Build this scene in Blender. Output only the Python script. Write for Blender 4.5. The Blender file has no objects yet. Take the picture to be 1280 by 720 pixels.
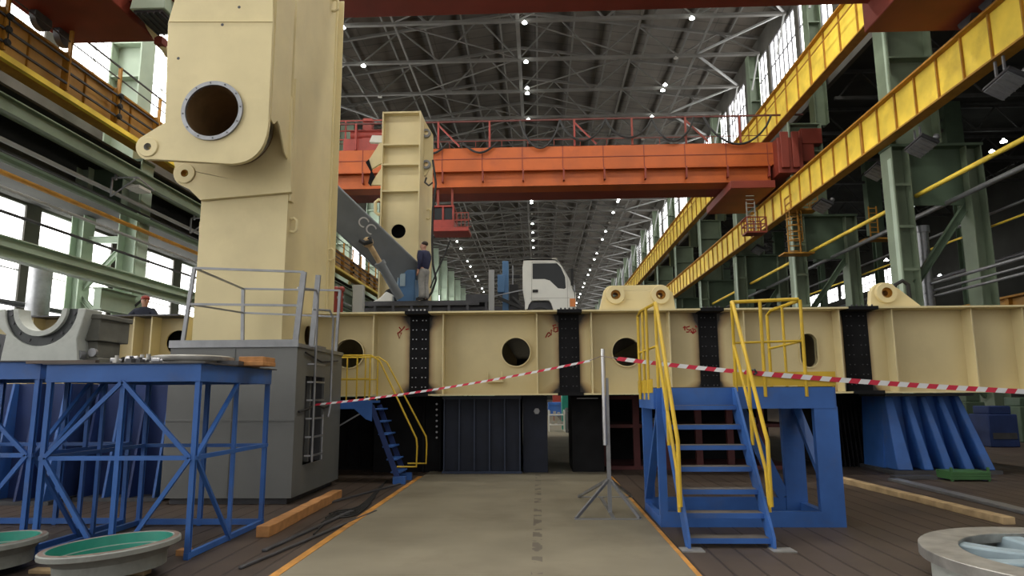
import bpy, bmesh, math, random
from mathutils import Vector, Matrix
from mathutils.geometry import tessellate_polygon
random.seed(7); JR = random.Random(11)
C = bpy.context.scene.collection
F = 850.0
EYE = Vector((0, 0, 1.65))
YAW, PITCH, ROLL = math.radians(2.2), math.atan(135/850), 0.006
fwd = Vector((-math.sin(YAW)*math.cos(PITCH), math.cos(YAW)*math.cos(PITCH), math.sin(PITCH)))
r0 = Vector((math.cos(YAW), math.sin(YAW), 0)); u0 = r0.cross(fwd)
RT = r0*math.cos(ROLL) - u0*math.sin(ROLL); UP = r0*math.sin(ROLL) + u0*math.cos(ROLL)

def ray(px, py): return fwd + RT*((px-640)/F) - UP*((py-360)/F)
def at(px, py, Y):
    """place in the hall on the plane y=Y"""
    d = ray(px, py); return EYE + d*(Y/d.y)
def onz(px, py, Z=0.0):
    d = ray(px, py); return EYE + d*((Z-EYE.z)/d.z)
def X(px, Y, py=440): return at(px, py, Y).x
def Z(py, Y, px=640): return at(px, py, Y).z

cam_d = bpy.data.cameras.new('camera'); cam = bpy.data.objects.new('camera', cam_d); C.objects.link(cam)
cam_d.sensor_width = 36; cam_d.lens = 36*F/1280; cam_d.clip_end = 900; cam_d.clip_start = 0.05
cam.matrix_world = Matrix(((RT.x, UP.x, -fwd.x, EYE.x), (RT.y, UP.y, -fwd.y, EYE.y), (RT.z, UP.z, -fwd.z, EYE.z), (0, 0, 0, 1)))
bpy.context.scene.camera = cam

# ------------------------------------------------------------------ mesh builder
class MB:
    def __init__(s): s.v = []; s.f = []; s.smooth = []
    def add(s, vs, fs, sm=False):
        n = len(s.v); s.v += [tuple(v) for v in vs]; s.f += [tuple(i+n for i in f) for f in fs]; s.smooth += [sm]*len(fs); return s
    def box(s, x0, x1, y0, y1, z0, z1):
        if x0 > x1: x0, x1 = x1, x0
        if y0 > y1: y0, y1 = y1, y0
        if z0 > z1: z0, z1 = z1, z0
        j = [JR.random()*.0007 for _ in range(6)]; x0 += j[0]; x1 -= j[1]; y0 += j[2]; y1 -= j[3]; z0 += j[4]; z1 -= j[5]
        return s.add([(x0,y0,z0),(x1,y0,z0),(x1,y1,z0),(x0,y1,z0),(x0,y0,z1),(x1,y0,z1),(x1,y1,z1),(x0,y1,z1)],
                     [(0,3,2,1),(4,5,6,7),(0,1,5,4),(1,2,6,5),(2,3,7,6),(3,0,4,7)])
    def obox(s, c, sz, rot):
        c = Vector(c); hx, hy, hz = sz[0]/2, sz[1]/2, sz[2]/2
        vs = [c + rot @ Vector((a*hx, b*hy, d*hz)) for d in (-1,1) for a, b in ((-1,-1),(1,-1),(1,1),(-1,1))]
        return s.add(vs, [(0,3,2,1),(4,5,6,7),(0,1,5,4),(1,2,6,5),(2,3,7,6),(3,0,4,7)])
    def _fr(s, d, up=None):
        d = d.normalized(); up = Vector(up) if up is not None else (Vector((0,0,1)) if abs(d.z) < .95 else Vector((0,1,0)))
        a = d.cross(up).normalized(); b = a.cross(d).normalized(); return a, b
    def bar(s, p, q, w, h=None, up=None):
        p, q = Vector(p), Vector(q); h = h or w; a, b = s._fr(q-p, up)
        vs = [e + a*(i*w/2) + b*(j*h/2) for e in (p, q) for i, j in ((-1,-1),(1,-1),(1,1),(-1,1))]
        return s.add(vs, [(0,3,2,1),(4,5,6,7),(0,1,5,4),(1,2,6,5),(2,3,7,6),(3,0,4,7)])
    def ibar(s, p, q, w, h, t=.02, up=None, web=True):
        p, q = Vector(p), Vector(q); a, b = s._fr(q-p, up)
        s.bar(p+b*(h/2-t/2), q+b*(h/2-t/2), w, t, b); s.bar(p-b*(h/2-t/2), q-b*(h/2-t/2), w, t, b)
        if web: s.bar(p, q, t, h-2*t, b)
        return s
    def cyl(s, p, q, r, n=12, r2=None, cap=True):
        p, q = Vector(p), Vector(q); r2 = r if r2 is None else r2; a, b = s._fr(q-p)
        vs = [p + (a*math.cos(t)+b*math.sin(t))*r for t in [2*math.pi*k/n for k in range(n)]]
        vs += [q + (a*math.cos(t)+b*math.sin(t))*r2 for t in [2*math.pi*k/n for k in range(n)]]
        s.add(vs, [(k, (k+1) % n, n+(k+1) % n, n+k) for k in range(n)], True)
        if cap: s.add(vs, [tuple(range(n-1,-1,-1)), tuple(range(n, 2*n))])
        return s
    def tube(s, pts, r, n=8):
        pts = [Vector(p) for p in pts]; m = len(pts); vs = []; prev = None
        for i, p in enumerate(pts):
            d = (pts[min(i+1,m-1)] - pts[max(i-1,0)]).normalized()
            if prev is None: a, b = s._fr(d)
            else:
                a = (prev - d*prev.dot(d)).normalized(); b = a.cross(d).normalized()
                a = -b.cross(d).normalized() if False else a
            prev = a; b = d.cross(a).normalized()
            vs += [p + (a*math.cos(t)+b*math.sin(t))*r for t in [2*math.pi*k/n for k in range(n)]]
        fs = [(i*n+k, i*n+(k+1) % n, (i+1)*n+(k+1) % n, (i+1)*n+k) for i in range(m-1) for k in range(n)]
        s.add(vs, fs, True); s.add(vs, [tuple(range(n-1,-1,-1)), tuple(range((m-1)*n, m*n))]); return s
    def prism(s, outer, o, u, v, w, holes=(), smooth_side=False):
        """outline (2d) in plane o+u*a+v*b, extruded by vector w"""
        o, u, v, w = Vector(o), Vector(u), Vector(v), Vector(w)
        loops = [list(outer)] + [list(h) for h in holes]
        tri = tessellate_polygon([[Vector((a, b, 0)) for a, b in L] for L in loops])
        flat = [p for L in loops for p in L]; n = len(flat)
        f3 = [o+u*a+v*b for a, b in flat]
        s.add(f3 + [p+w for p in f3], [tuple(t) for t in tri] + [tuple(i+n for i in reversed(t)) for t in tri])
        k0 = 0
        for L in loops:
            m = len(L)
            s.add([f3[k0+i] for i in range(m)] + [f3[k0+i]+w for i in range(m)], [(i, (i+1) % m, m+(i+1) % m, m+i) for i in range(m)], smooth_side)
            k0 += m
        return s
    def lathe(s, prof, c, axis='z', n=40, closed=False):
        c = Vector(c); vs = []
        for k in range(n):
            t = 2*math.pi*k/n
            for r, h in prof:
                if axis == 'z': vs.append(c+Vector((r*math.cos(t), r*math.sin(t), h)))
                elif axis == 'y': vs.append(c+Vector((r*math.cos(t), h, r*math.sin(t))))
                else: vs.append(c+Vector((h, r*math.cos(t), r*math.sin(t))))
        m = len(prof); e = m if closed else m-1
        return s.add(vs, [(k*m+i, ((k+1) % n)*m+i, ((k+1) % n)*m+(i+1) % m, k*m+(i+1) % m) for k in range(n) for i in range(e)], True)
    def ball(s, c, r, n=12, sz=(1,1,1)):
        c = Vector(c); vs = []; fs = []; h = n//2
        for i in range(h+1):
            a = math.pi*i/h
            for k in range(n):
                t = 2*math.pi*k/n; vs.append(c+Vector((r*sz[0]*math.sin(a)*math.cos(t), r*sz[1]*math.sin(a)*math.sin(t), r*sz[2]*math.cos(a))))
        return s.add(vs, [(i*n+k, (i+1)*n+k, (i+1)*n+(k+1) % n, i*n+(k+1) % n) for i in range(h) for k in range(n)], True)
    def build(s, name, m, parent=None, bevel=0, origin=None):
        me = bpy.data.meshes.new(name); o3 = Vector(origin) if origin is not None else None
        vs = [tuple(Vector(v)-o3) for v in s.v] if o3 is not None else s.v
        me.from_pydata(vs, [], s.f); me.polygons.foreach_set('use_smooth', s.smooth)
        import bmesh
        b = bmesh.new(); b.from_mesh(me); bmesh.ops.remove_doubles(b, verts=b.verts, dist=1e-5)
        bmesh.ops.recalc_face_normals(b, faces=b.faces); b.to_mesh(me); b.free()
        me.set_sharp_from_angle(angle=math.radians(38))
        me.materials.append(m); o = bpy.data.objects.new(name, me); C.objects.link(o)
        if o3 is not None: o.location = o3
        if parent is not None:
            o.parent = parent; o.matrix_parent_inverse = Matrix.Translation(-parent.location)
        if bevel:
            md = o.modifiers.new('bevel', 'BEVEL'); md.width = bevel; md.segments = 2; md.limit_method = 'ANGLE'; md.angle_limit = math.radians(40)
        if True in s.smooth and False in s.smooth or bevel: pass
        return o

def tag(o, label, cat, group=None):
    o['label'] = label; o['category'] = cat; o['kind'] = 'thing'
    if group: o['group'] = group
    return o
def thing(name, label, cat, loc, group=None):
    o = bpy.data.objects.new(name, None); C.objects.link(o); o.location = loc; o.empty_display_size = .2
    return tag(o, label, cat, group)
def struct(o): o['kind'] = 'structure'; return o
def copy_tree(o, parent=None):
    c = o.copy(); C.objects.link(c)
    if parent is not None: c.parent = parent; c.matrix_parent_inverse = o.matrix_parent_inverse.copy()
    for ch in [x for x in KIDS.get(o.name, o.children)]: copy_tree(ch, c)
    return c
KIDS = {}
def circ(cx, cy, r, n=32, a0=0, a1=2*math.pi, ry=None):
    ry = ry or r; full = abs(a1-a0-2*math.pi) < 1e-6
    return [(cx+r*math.cos(a0+(a1-a0)*k/(n if full else n-1)), cy+ry*math.sin(a0+(a1-a0)*k/(n if full else n-1))) for k in range(n)]
ORD = 'first second third fourth fifth sixth seventh eighth ninth tenth eleventh twelfth thirteenth fourteenth fifteenth sixteenth seventeenth eighteenth nineteenth twentieth'.split()
def ordn(k):
    if k < 20: return ORD[k]
    tens = ['twenty','thirty','forty','fifty'][(k+1)//10-2]; r = (k+1) % 10
    return {'twenty':'twentieth','thirty':'thirtieth','forty':'fortieth','fifty':'fiftieth'}[tens] if r == 0 else tens+'-'+ORD[r-1]

# ------------------------------------------------------------------ materials
def mat(name, col, rough=.55, metal=0, vary=.12, scale=2.5, bump=.0, dirt=None, dirt_amt=.0, dirt_scale=1.3, spec=.4):
    m = bpy.data.materials.new(name); m.use_nodes = True; N = m.node_tree.nodes; L = m.node_tree.links
    b = N['Principled BSDF']; b.inputs['Roughness'].default_value = rough; b.inputs['Metallic'].default_value = metal
    b.inputs['Specular IOR Level'].default_value = spec
    tc = N.new('ShaderNodeTexCoord'); no = N.new('ShaderNodeTexNoise'); no.inputs['Scale'].default_value = scale; no.inputs['Detail'].default_value = 6
    L.new(tc.outputs['Object'], no.inputs['Vector'])
    cr = N.new('ShaderNodeValToRGB'); cr.color_ramp.elements[0].position = .3; cr.color_ramp.elements[1].position = .7
    c0 = [c*(1-vary) for c in col]; c1 = [min(1, c*(1+vary)) for c in col]
    cr.color_ramp.elements[0].color = (*c0, 1); cr.color_ramp.elements[1].color = (*c1, 1)
    L.new(no.outputs['Fac'], cr.inputs['Fac']); out = cr.outputs['Color']
    if dirt:
        n2 = N.new('ShaderNodeTexNoise'); n2.inputs['Scale'].default_value = dirt_scale; n2.inputs['Detail'].default_value = 8; n2.inputs['Roughness'].default_value = .65
        L.new(tc.outputs['Object'], n2.inputs['Vector'])
        r2 = N.new('ShaderNodeValToRGB'); r2.color_ramp.elements[0].position = .52; r2.color_ramp.elements[1].position = .75
        r2.color_ramp.elements[0].color = (0,0,0,1); r2.color_ramp.elements[1].color = (dirt_amt,)*3+(1,)
        L.new(n2.outputs['Fac'], r2.inputs['Fac'])
        mx = N.new('ShaderNodeMixRGB'); L.new(r2.outputs['Color'], mx.inputs['Fac']); L.new(out, mx.inputs[1]); mx.inputs[2].default_value = (*dirt, 1); out = mx.outputs[0]
    L.new(out, b.inputs['Base Color'])
    if bump:
        bp = N.new('ShaderNodeBump'); bp.inputs['Strength'].default_value = bump; bp.inputs['Distance'].default_value = .02
        n3 = N.new('ShaderNodeTexNoise'); n3.inputs['Scale'].default_value = scale*8; L.new(tc.outputs['Object'], n3.inputs['Vector'])
        L.new(n3.outputs['Fac'], bp.inputs['Height']); L.new(bp.outputs['Normal'], b.inputs['Normal'])
    return m
def emit(name, col, s):
    m = bpy.data.materials.new(name); m.use_nodes = True; b = m.node_tree.nodes['Principled BSDF']
    b.inputs['Base Color'].default_value = (.5,.5,.5,1); b.inputs['Emission Color'].default_value = (*col, 1); b.inputs['Emission Strength'].default_value = s
    return m
cream = mat('cream_paint', (.66,.56,.31), .45, vary=.06, scale=1.2, dirt=(.42,.33,.18), dirt_amt=.25, dirt_scale=.9)
cream2 = mat('cream_paint_plain', (.66,.56,.31), .45, vary=.05, scale=1.5)
blue = mat('blue_paint', (.036,.12,.38), .5, vary=.18, scale=2, dirt=(.10,.11,.14), dirt_amt=.4, dirt_scale=2.5)
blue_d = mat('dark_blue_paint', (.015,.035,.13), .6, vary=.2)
navy = mat('navy_paint', (.010,.014,.028), .65, vary=.25)
black = mat('black_primer_and_shade', (.011,.011,.012), .85, vary=.3, spec=.15)  # also painted shade on the backing sheets and the filler block
bolt_m = mat('bolt_steel', (.45,.45,.47), .35, .7, vary=.1)
yellow = mat('yellow_paint', (.58,.38,.025), .45, vary=.1, dirt=(.25,.2,.1), dirt_amt=.35, dirt_scale=6)
run_y = mat('runway_yellow', (.82,.60,.07), .5, vary=.22, scale=.7, dirt=(.35,.17,.03), dirt_amt=.5, dirt_scale=.5)
run_o = mat('runway_rust', (.36,.17,.018), .6, vary=.2)
run_l = mat('runway_ochre_shaded', (.42,.22,.045), .55, vary=.25, scale=.8, dirt=(.12,.05,.02), dirt_amt=.6, dirt_scale=.8)  # runway yellow browned, the shade on it put into the colour
green = mat('pale_green_paint', (.165,.21,.14), .55, vary=.12, scale=.8, dirt=(.09,.11,.07), dirt_amt=.4, dirt_scale=.7)
green_l = mat('light_green_and_glare', (.36,.44,.34), .55, vary=.1, scale=.8)  # own pale green; on the left columns it imitates window glare
green_d = mat('dark_green_paint', (.08,.12,.075), .6, vary=.15, scale=.8)
orange = mat('crane_orange', (.40,.082,.010), .5, vary=.15, scale=.6, dirt=(.2,.04,.02), dirt_amt=.5, dirt_scale=.7)
red_d = mat('crane_red', (.19,.030,.016), .55, vary=.15, scale=.7)
grey = mat('cabinet_grey', (.16,.163,.155), .5, .2, vary=.08, scale=1.5, dirt=(.12,.12,.12), dirt_amt=.4, dirt_scale=1.4)
galv = mat('galvanised_steel', (.27,.275,.285), .4, .6, vary=.12, scale=6)
steel = mat('bare_steel', (.40,.39,.36), .4, .6, vary=.2, scale=6, dirt=(.15,.12,.09), dirt_amt=.5, dirt_scale=5)
dksteel = mat('dark_steel', (.07,.07,.075), .5, .3, vary=.25, scale=3)
roofst = mat('roof_steel', (.125,.12,.108), .6, .1, vary=.15, scale=1)
roofl = mat('roof_steel_light', (.34,.345,.335), .5, .2, vary=.1, scale=1)
wood = mat('timber', (.42,.30,.16), .8, vary=.25, scale=5, dirt=(.16,.11,.06), dirt_amt=.6, dirt_scale=4)
wood_o = mat('orange_timber', (.42,.20,.07), .75, vary=.2, scale=8)
white = mat('white_paint', (.72,.72,.66), .3, vary=.04)
cast = mat('pale_casting', (.46,.48,.44), .5, .1, vary=.12, scale=5, dirt=(.2,.2,.18), dirt_amt=.5, dirt_scale=5)
cast_d = mat('machined_dark_casting', (.055,.06,.06), .5, .2, vary=.25, scale=6)
teal = mat('teal_lining', (.02,.22,.16), .45, vary=.15, scale=4)
hub_b = mat('pale_blue_casting', (.28,.36,.40), .5, vary=.15, scale=4)
glass_d = mat('dark_glass', (.015,.017,.018), .08, vary=.1)
rubber = mat('black_rubber', (.015,.015,.015), .7, vary=.2)
boom_m = mat('boom_grey', (.16,.175,.185), .45, vary=.1)
pblue = mat('hydraulic_blue', (.07,.16,.30), .5, vary=.12)
redp = mat('red_paint', (.24,.03,.02), .5, vary=.15)
rackred = mat('rack_red_brown', (.075,.018,.018), .7, vary=.25)
cable = mat('cable_black', (.02,.02,.02), .6, vary=.1)
skin = mat('skin', (.50,.27,.19), .55, vary=.06)
sweater = mat('navy_sweater', (.022,.025,.06), .9, vary=.15, scale=20)
trous = mat('grey_trousers', (.26,.255,.24), .9, vary=.12, scale=14)
jacket = mat('dark_workwear', (.02,.024,.04), .9, vary=.15, scale=20)
hair = mat('dark_hair', (.03,.02,.014), .8, vary=.2)
shoe = mat('shoe_leather', (.02,.018,.016), .5, vary=.2)
teeth_w = mat('lettering_white', (.6,.6,.6), .6, vary=.05)
tape_r = mat('tape_red', (.55,.02,.05), .5, vary=.05); tape_w = mat('tape_white', (.7,.7,.7), .5, vary=.05)
win_m = emit('daylight_glass', (1.0,.99,.97), 5.0)
lamp_m = emit('lamp_glow', (.95,1,.97), 14)
lamp_off = mat('lamp_shell', (.35,.34,.30), .5, vary=.1)
purple = emit('screen_glow', (.45,.45,1.0), .7)

def ramp(N, a, b, ca=(0,0,0,1), cb=(1,1,1,1)):
    r = N.new('ShaderNodeValToRGB'); r.color_ramp.elements[0].position = a; r.color_ramp.elements[1].position = b
    r.color_ramp.elements[0].color = ca; r.color_ramp.elements[1].color = cb; return r
def nodes(m): return m.node_tree.nodes, m.node_tree.links, m.node_tree.nodes['Principled BSDF']
# slab floor: dark oily brown with long grooves running down the hall
floor_m = mat('slab_floor', (.066,.047,.035), .55, vary=.3, scale=.8, dirt=(.04,.033,.028), dirt_amt=.7, dirt_scale=.6)
N, L, B = nodes(floor_m)
tc = N.new('ShaderNodeTexCoord'); sx = N.new('ShaderNodeSeparateXYZ'); L.new(tc.outputs['Object'], sx.inputs[0])
fr = N.new('ShaderNodeMath'); fr.operation = 'PINGPONG'; fr.inputs[1].default_value = .15; L.new(sx.outputs['X'], fr.inputs[0])
gr = ramp(N, 0, .022, (0,0,0,1), (1,1,1,1)); L.new(fr.outputs[0], gr.inputs['Fac'])
mx = N.new('ShaderNodeMixRGB'); mx.blend_type = 'MULTIPLY'; mx.inputs['Fac'].default_value = .5
src = B.inputs['Base Color'].links[0].from_socket; L.new(src, mx.inputs[1]); L.new(gr.outputs[0], mx.inputs[2]); L.new(mx.outputs[0], B.inputs['Base Color'])
bp = N.new('ShaderNodeBump'); bp.inputs['Strength'].default_value = .6; bp.inputs['Distance'].default_value = .02; L.new(gr.outputs[0], bp.inputs['Height']); L.new(bp.outputs[0], B.inputs['Normal'])
# walkway: worn pale concrete with cross seams and a broken line of oil spots
walk_m = mat('walkway_concrete', (.215,.19,.135), .5, vary=.14, scale=1.1, dirt=(.11,.09,.06), dirt_amt=.6, dirt_scale=.7)
N, L, B = nodes(walk_m)
tc = N.new('ShaderNodeTexCoord'); sx = N.new('ShaderNodeSeparateXYZ'); L.new(tc.outputs['Object'], sx.inputs[0])
def mth(op, a, b=None):
    m = N.new('ShaderNodeMath'); m.operation = op
    for i, v in enumerate((a, b)):
        if v is None: continue
        if isinstance(v, (int, float)): m.inputs[i].default_value = v
        else: L.new(v, m.inputs[i])
    return m.outputs[0]
seam = mth('PINGPONG', mth('ADD', sx.outputs['Y'], -.6), 1.5)
sm = ramp(N, 0, .008, (.55,.55,.55,1), (1,1,1,1)); L.new(seam, sm.inputs['Fac'])
mx = N.new('ShaderNodeMixRGB'); mx.blend_type = 'MULTIPLY'; mx.inputs['Fac'].default_value = 1
src = B.inputs['Base Color'].links[0].from_socket; L.new(src, mx.inputs[1]); L.new(sm.outputs[0], mx.inputs[2])
no = N.new('ShaderNodeTexNoise'); no.inputs['Scale'].default_value = 3.4; no.inputs['Detail'].default_value = 2; L.new(tc.outputs['Object'], no.inputs['Vector'])
d = mth('ABSOLUTE', mth('SUBTRACT', sx.outputs['X'], -.04)); d = mth('LESS_THAN', d, .055)
n1 = mth('GREATER_THAN', no.outputs['Fac'], .53); k = mth('MULTIPLY', mth('MULTIPLY', d, n1), .6)
mx2 = N.new('ShaderNodeMixRGB'); L.new(k, mx2.inputs['Fac']); L.new(mx.outputs[0], mx2.inputs[1]); mx2.inputs[2].default_value = (.06,.05,.045,1); L.new(mx2.outputs[0], B.inputs['Base Color'])
edge_m = mat('worn_orange_edge', (.50,.23,.045), .6, vary=.25, scale=5, dirt=(.15,.1,.06), dirt_amt=.8, dirt_scale=3)
# roof: dark decking boards
roof_m = mat('roof_deck', (.082,.070,.055), .8, vary=.25, scale=.5)
N, L, B = nodes(roof_m)
tc = N.new('ShaderNodeTexCoord'); sx = N.new('ShaderNodeSeparateXYZ'); L.new(tc.outputs['Object'], sx.inputs[0])
pp = mth('PINGPONG', sx.outputs['Y'], .75); sm = ramp(N, 0, .09, (.35,.35,.35,1), (1,1,1,1)); L.new(pp, sm.inputs['Fac'])
pp2 = mth('PINGPONG', sx.outputs['X'], 1.5); sm2 = ramp(N, 0, .05, (.5,.5,.5,1), (1,1,1,1)); L.new(pp2, sm2.inputs['Fac'])
mx = N.new('ShaderNodeMixRGB'); mx.blend_type = 'MULTIPLY'; mx.inputs['Fac'].default_value = 1
src = B.inputs['Base Color'].links[0].from_socket; L.new(src, mx.inputs[1]); L.new(sm.outputs[0], mx.inputs[2])
mx3 = N.new('ShaderNodeMixRGB'); mx3.blend_type = 'MULTIPLY'; mx3.inputs['Fac'].default_value = 1; L.new(mx.outputs[0], mx3.inputs[1]); L.new(sm2.outputs[0], mx3.inputs[2]); L.new(mx3.outputs[0], B.inputs['Base Color'])
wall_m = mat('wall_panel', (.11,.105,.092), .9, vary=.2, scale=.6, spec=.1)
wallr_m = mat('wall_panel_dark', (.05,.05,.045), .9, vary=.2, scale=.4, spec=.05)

# ------------------------------------------------------------------ world and render look
sc = bpy.context.scene
w = bpy.data.worlds.new('world'); sc.world = w; w.use_nodes = True
bg = w.node_tree.nodes['Background']; bg.inputs[0].default_value = (1,.98,.95,1); bg.inputs[1].default_value = .62
sc.view_settings.view_transform = 'Standard'; sc.view_settings.look = 'None'; sc.view_settings.gamma = 1; sc.view_settings.use_curve_mapping = False
sc.view_settings.exposure = 0.0
sc.cycles.max_bounces = 6; sc.cycles.diffuse_bounces = 4; sc.cycles.glossy_bounces = 3

# ------------------------------------------------------------------ hall shell
LX, RX, FX = -22.0, 18.8, 44.0           # left wall, clerestory wall on the right, outer wall of the next bay
Y0, Y1 = -14, 300
m = MB(); m.add([(LX,Y0,0),(FX,Y0,0),(FX,Y1,0),(LX,Y1,0)], [(0,1,2,3)]); struct(m.build('floor', floor_m))
wx0 = onz(355,718).x; wx1 = onz(869,720).x
m = MB(); m.box(wx0, wx1, -8, 60, -.05, .02); struct(m.build('walkway_floor', walk_m))
m = MB(); m.box(wx0-.09, wx0, -8, 14.4, -.05, .024); struct(m.build('trim_1', edge_m))
m = MB(); m.box(wx1, wx1+.05, -8, 14.4, -.05, .022); struct(m.build('trim_2', edge_m))
RZ, EZ, RXc = 34.2, 31.3, -1.3
m = MB()
for xa, za, xb, zb in ((LX-.4, EZ, RXc, RZ), (RXc, RZ, RX+.4, EZ)):
    m.add([(xa,Y0,za),(xb,Y0,zb),(xb,Y1,zb),(xa,Y1,za),(xa,Y0,za+.3),(xb,Y0,zb+.3),(xb,Y1,zb+.3),(xa,Y1,za+.3)], [(0,1,2,3),(4,7,6,5),(0,4,5,1),(1,5,6,2),(2,6,7,3),(3,7,4,0)])
struct(m.build('ceiling', roof_m))
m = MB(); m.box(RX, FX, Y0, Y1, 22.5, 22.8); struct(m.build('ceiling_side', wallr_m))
m = MB()
m.box(LX-.3, LX, Y0, Y1, 0, 4.2); m.box(LX-.3, LX, Y0, Y1, 9.9, 15.2); m.box(LX-.3, LX, Y0, Y1, 24.0, EZ)
ys = [28 + 6*k for k in range(-7, 46)]
for y in ys:
    m.box(LX-.3, LX+.05, y-.45, y+.45, 4.2, 9.9); m.box(LX-.3, LX+.05, y-.45, y+.45, 15.2, 24.0)
struct(m.build('wall_left', wall_m))
m = MB(); m.box(RX, RX+.3, Y0, Y1, 21.3, 25.4); m.box(RX, RX+.3, Y0, Y1, 29.4, EZ)
for y in ys: m.box(RX-.05, RX+.3, y-.35, y+.35, 25.4, 29.4)
struct(m.build('wall_right', wall_m))
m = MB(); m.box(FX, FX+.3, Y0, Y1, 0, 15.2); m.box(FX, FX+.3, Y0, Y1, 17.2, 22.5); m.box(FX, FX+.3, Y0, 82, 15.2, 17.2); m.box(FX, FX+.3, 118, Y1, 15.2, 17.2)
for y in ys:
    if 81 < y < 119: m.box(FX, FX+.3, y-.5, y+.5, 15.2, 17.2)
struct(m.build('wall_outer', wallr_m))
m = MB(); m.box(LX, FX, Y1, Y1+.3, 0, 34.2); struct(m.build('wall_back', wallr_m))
wn = [0]
def window(x, ya, yb, za, zb, nx, nz, side):
    """glazed opening in a side wall: bright sash panes with a steel grid"""
    key = (x, round(yb-ya,3), za, zb)
    wn[0] += 1
    if key in WIN:
        src, fr_ = WIN[key]; o = src.copy(); C.objects.link(o); o.name = 'window_%d' % wn[0]; o.location.y = ya
        c = fr_.copy(); C.objects.link(c); c.parent = o; return
    m = MB(); m.box(x+.12*side, x+.16*side, 0, yb-ya, za, zb); o = m.build('window_%d' % wn[0], win_m); o.location.y = ya; struct(o)
    g = MB(); W = yb-ya
    for i in range(nx+1): g.box(x, x+.12*side, W*i/nx-.025, W*i/nx+.025, za, zb)
    for j in range(nz+1): g.box(x, x+.12*side, 0, W, za+(zb-za)*j/nz-.025, za+(zb-za)*j/nz+.025)
    c = g.build('window_frame', dksteel if side > 0 else roofl); c.parent = o  # left frames paler, window glare put into their colour
    WIN[key] = (o, c)
WIN = {}
for y in ys[:-1]:
    window(LX, y+.45, y+5.55, 4.2, 9.9, 2, 2, -1)
    window(LX, y+.45, y+5.55, 15.2, 24.0, 2, 2, -1)
    window(RX, y+.35, y+5.65, 25.4, 29.4, 6, 2, 1)
for y in ys:
    if 81 < y < 113: window(FX, y+.5, y+5.5, 15.2, 17.2, 4, 2, 1)

# ------------------------------------------------------------------ roof steelwork
TY = [53.4 + 6*k for k in range(-2, 41)]
BZ = 29.55
def truss_parts(parent, odd=0):
    b = MB(); b.bar((LX+.6,0,BZ),(RX-.2,0,BZ), .3, .22); b.build('bottom_chord', roofst, parent)
    t = MB(); t.bar((LX+.6,0,EZ-.35),(RXc,0,RZ-.35), .22, .22); t.bar((RXc,0,RZ-.35),(RX-.2,0,EZ-.35), .22, .22); t.build('top_chord', roofst, parent)
    w_ = MB(); n = 6; span = RX-.2-(LX+.6)
    def top(x): return EZ-.35 + (RZ-EZ)*(1-abs(x-RXc)/20)
    for i in range(n):
        xa = LX+.6+span*i/n; xm = xa+span/n/2; xb = xa+span/n
        w_.bar((xa,0,BZ),(xm,0,top(xm)), .11, .11); w_.bar((xm,0,top(xm)),(xb,0,BZ), .11, .11)
    w_.build('web_members', roofst, parent)
    for xe, xi in ((RX-.3, 13.4), (LX+.7, -16.)):
        xs_ = (xe, xi) if odd else (xi, xe)
        e = MB(); e.bar((xs_[0],0,BZ+.1),(xs_[1],6,BZ+.1), .15); e.build('eaves_brace', roofl, parent)
        e = MB(); e.bar((xe,0,BZ),(xe-(.7 if xe > 0 else -.7),0,BZ-3.2), .12); e.build('knee_brace', roofl, parent)
    for xa in (-10.7, -1.3): d = MB(); (d.bar((xa,0,BZ+.1),(xa+9.4,6,BZ+.1), .09) if odd else d.bar((xa+9.4,0,BZ+.1),(xa,6,BZ+.1), .09)); d.build('diagonal_brace', roofst, parent)
proto = thing('roof_truss', 'x', 'roof truss', (0,0,0), 'roof trusses spanning the hall'); truss_parts(proto)
proto1 = thing('roof_truss', 'x', 'roof truss', (0,0,0), 'roof trusses spanning the hall'); truss_parts(proto1, 1)
bpy.context.view_layer.update(); KIDS = {p.name: list(p.children) for p in (proto, proto1)}
for k, y in enumerate(TY):
    o = (proto, proto1)[k] if k < 2 else copy_tree((proto, proto1)[k % 2]); o.location.y = y
    o['label'] = 'grey steel roof truss across the hall, %s one beyond the near crane' % ordn(k)
for x, nm in ((-16,'beside the left eaves'), (-10.7,'halfway from the left eaves to the ridge'), (-1.3,'under the ridge'), (8,'halfway from the ridge to the right eaves'), (13.4,'beside the right eaves')):
    m = MB(); th = .3 if x == -1.3 else .16; m.bar((x,40,BZ+.12),(x,Y1,BZ+.12), th, th)
    tag(m.build('roof_tie', roofst), 'long grey steel tie running down the roof, ' + nm, 'roof tie', 'long ties under the roof')
for j, x in enumerate([-19+3.2*k for k in range(12)]):
    z = EZ-.14 + (RZ-EZ)*(1-abs(x-RXc)/20.5); m = MB(); m.ibar((x,Y0+1,z-.1),(x,Y1,z-.1), .14, .17, .02)
    tag(m.build('roof_purlin', roofst), 'dark purlin along the underside of the roof deck, %s from the left wall' % ordn(j), 'purlin', 'purlins under the roof deck')
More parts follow.
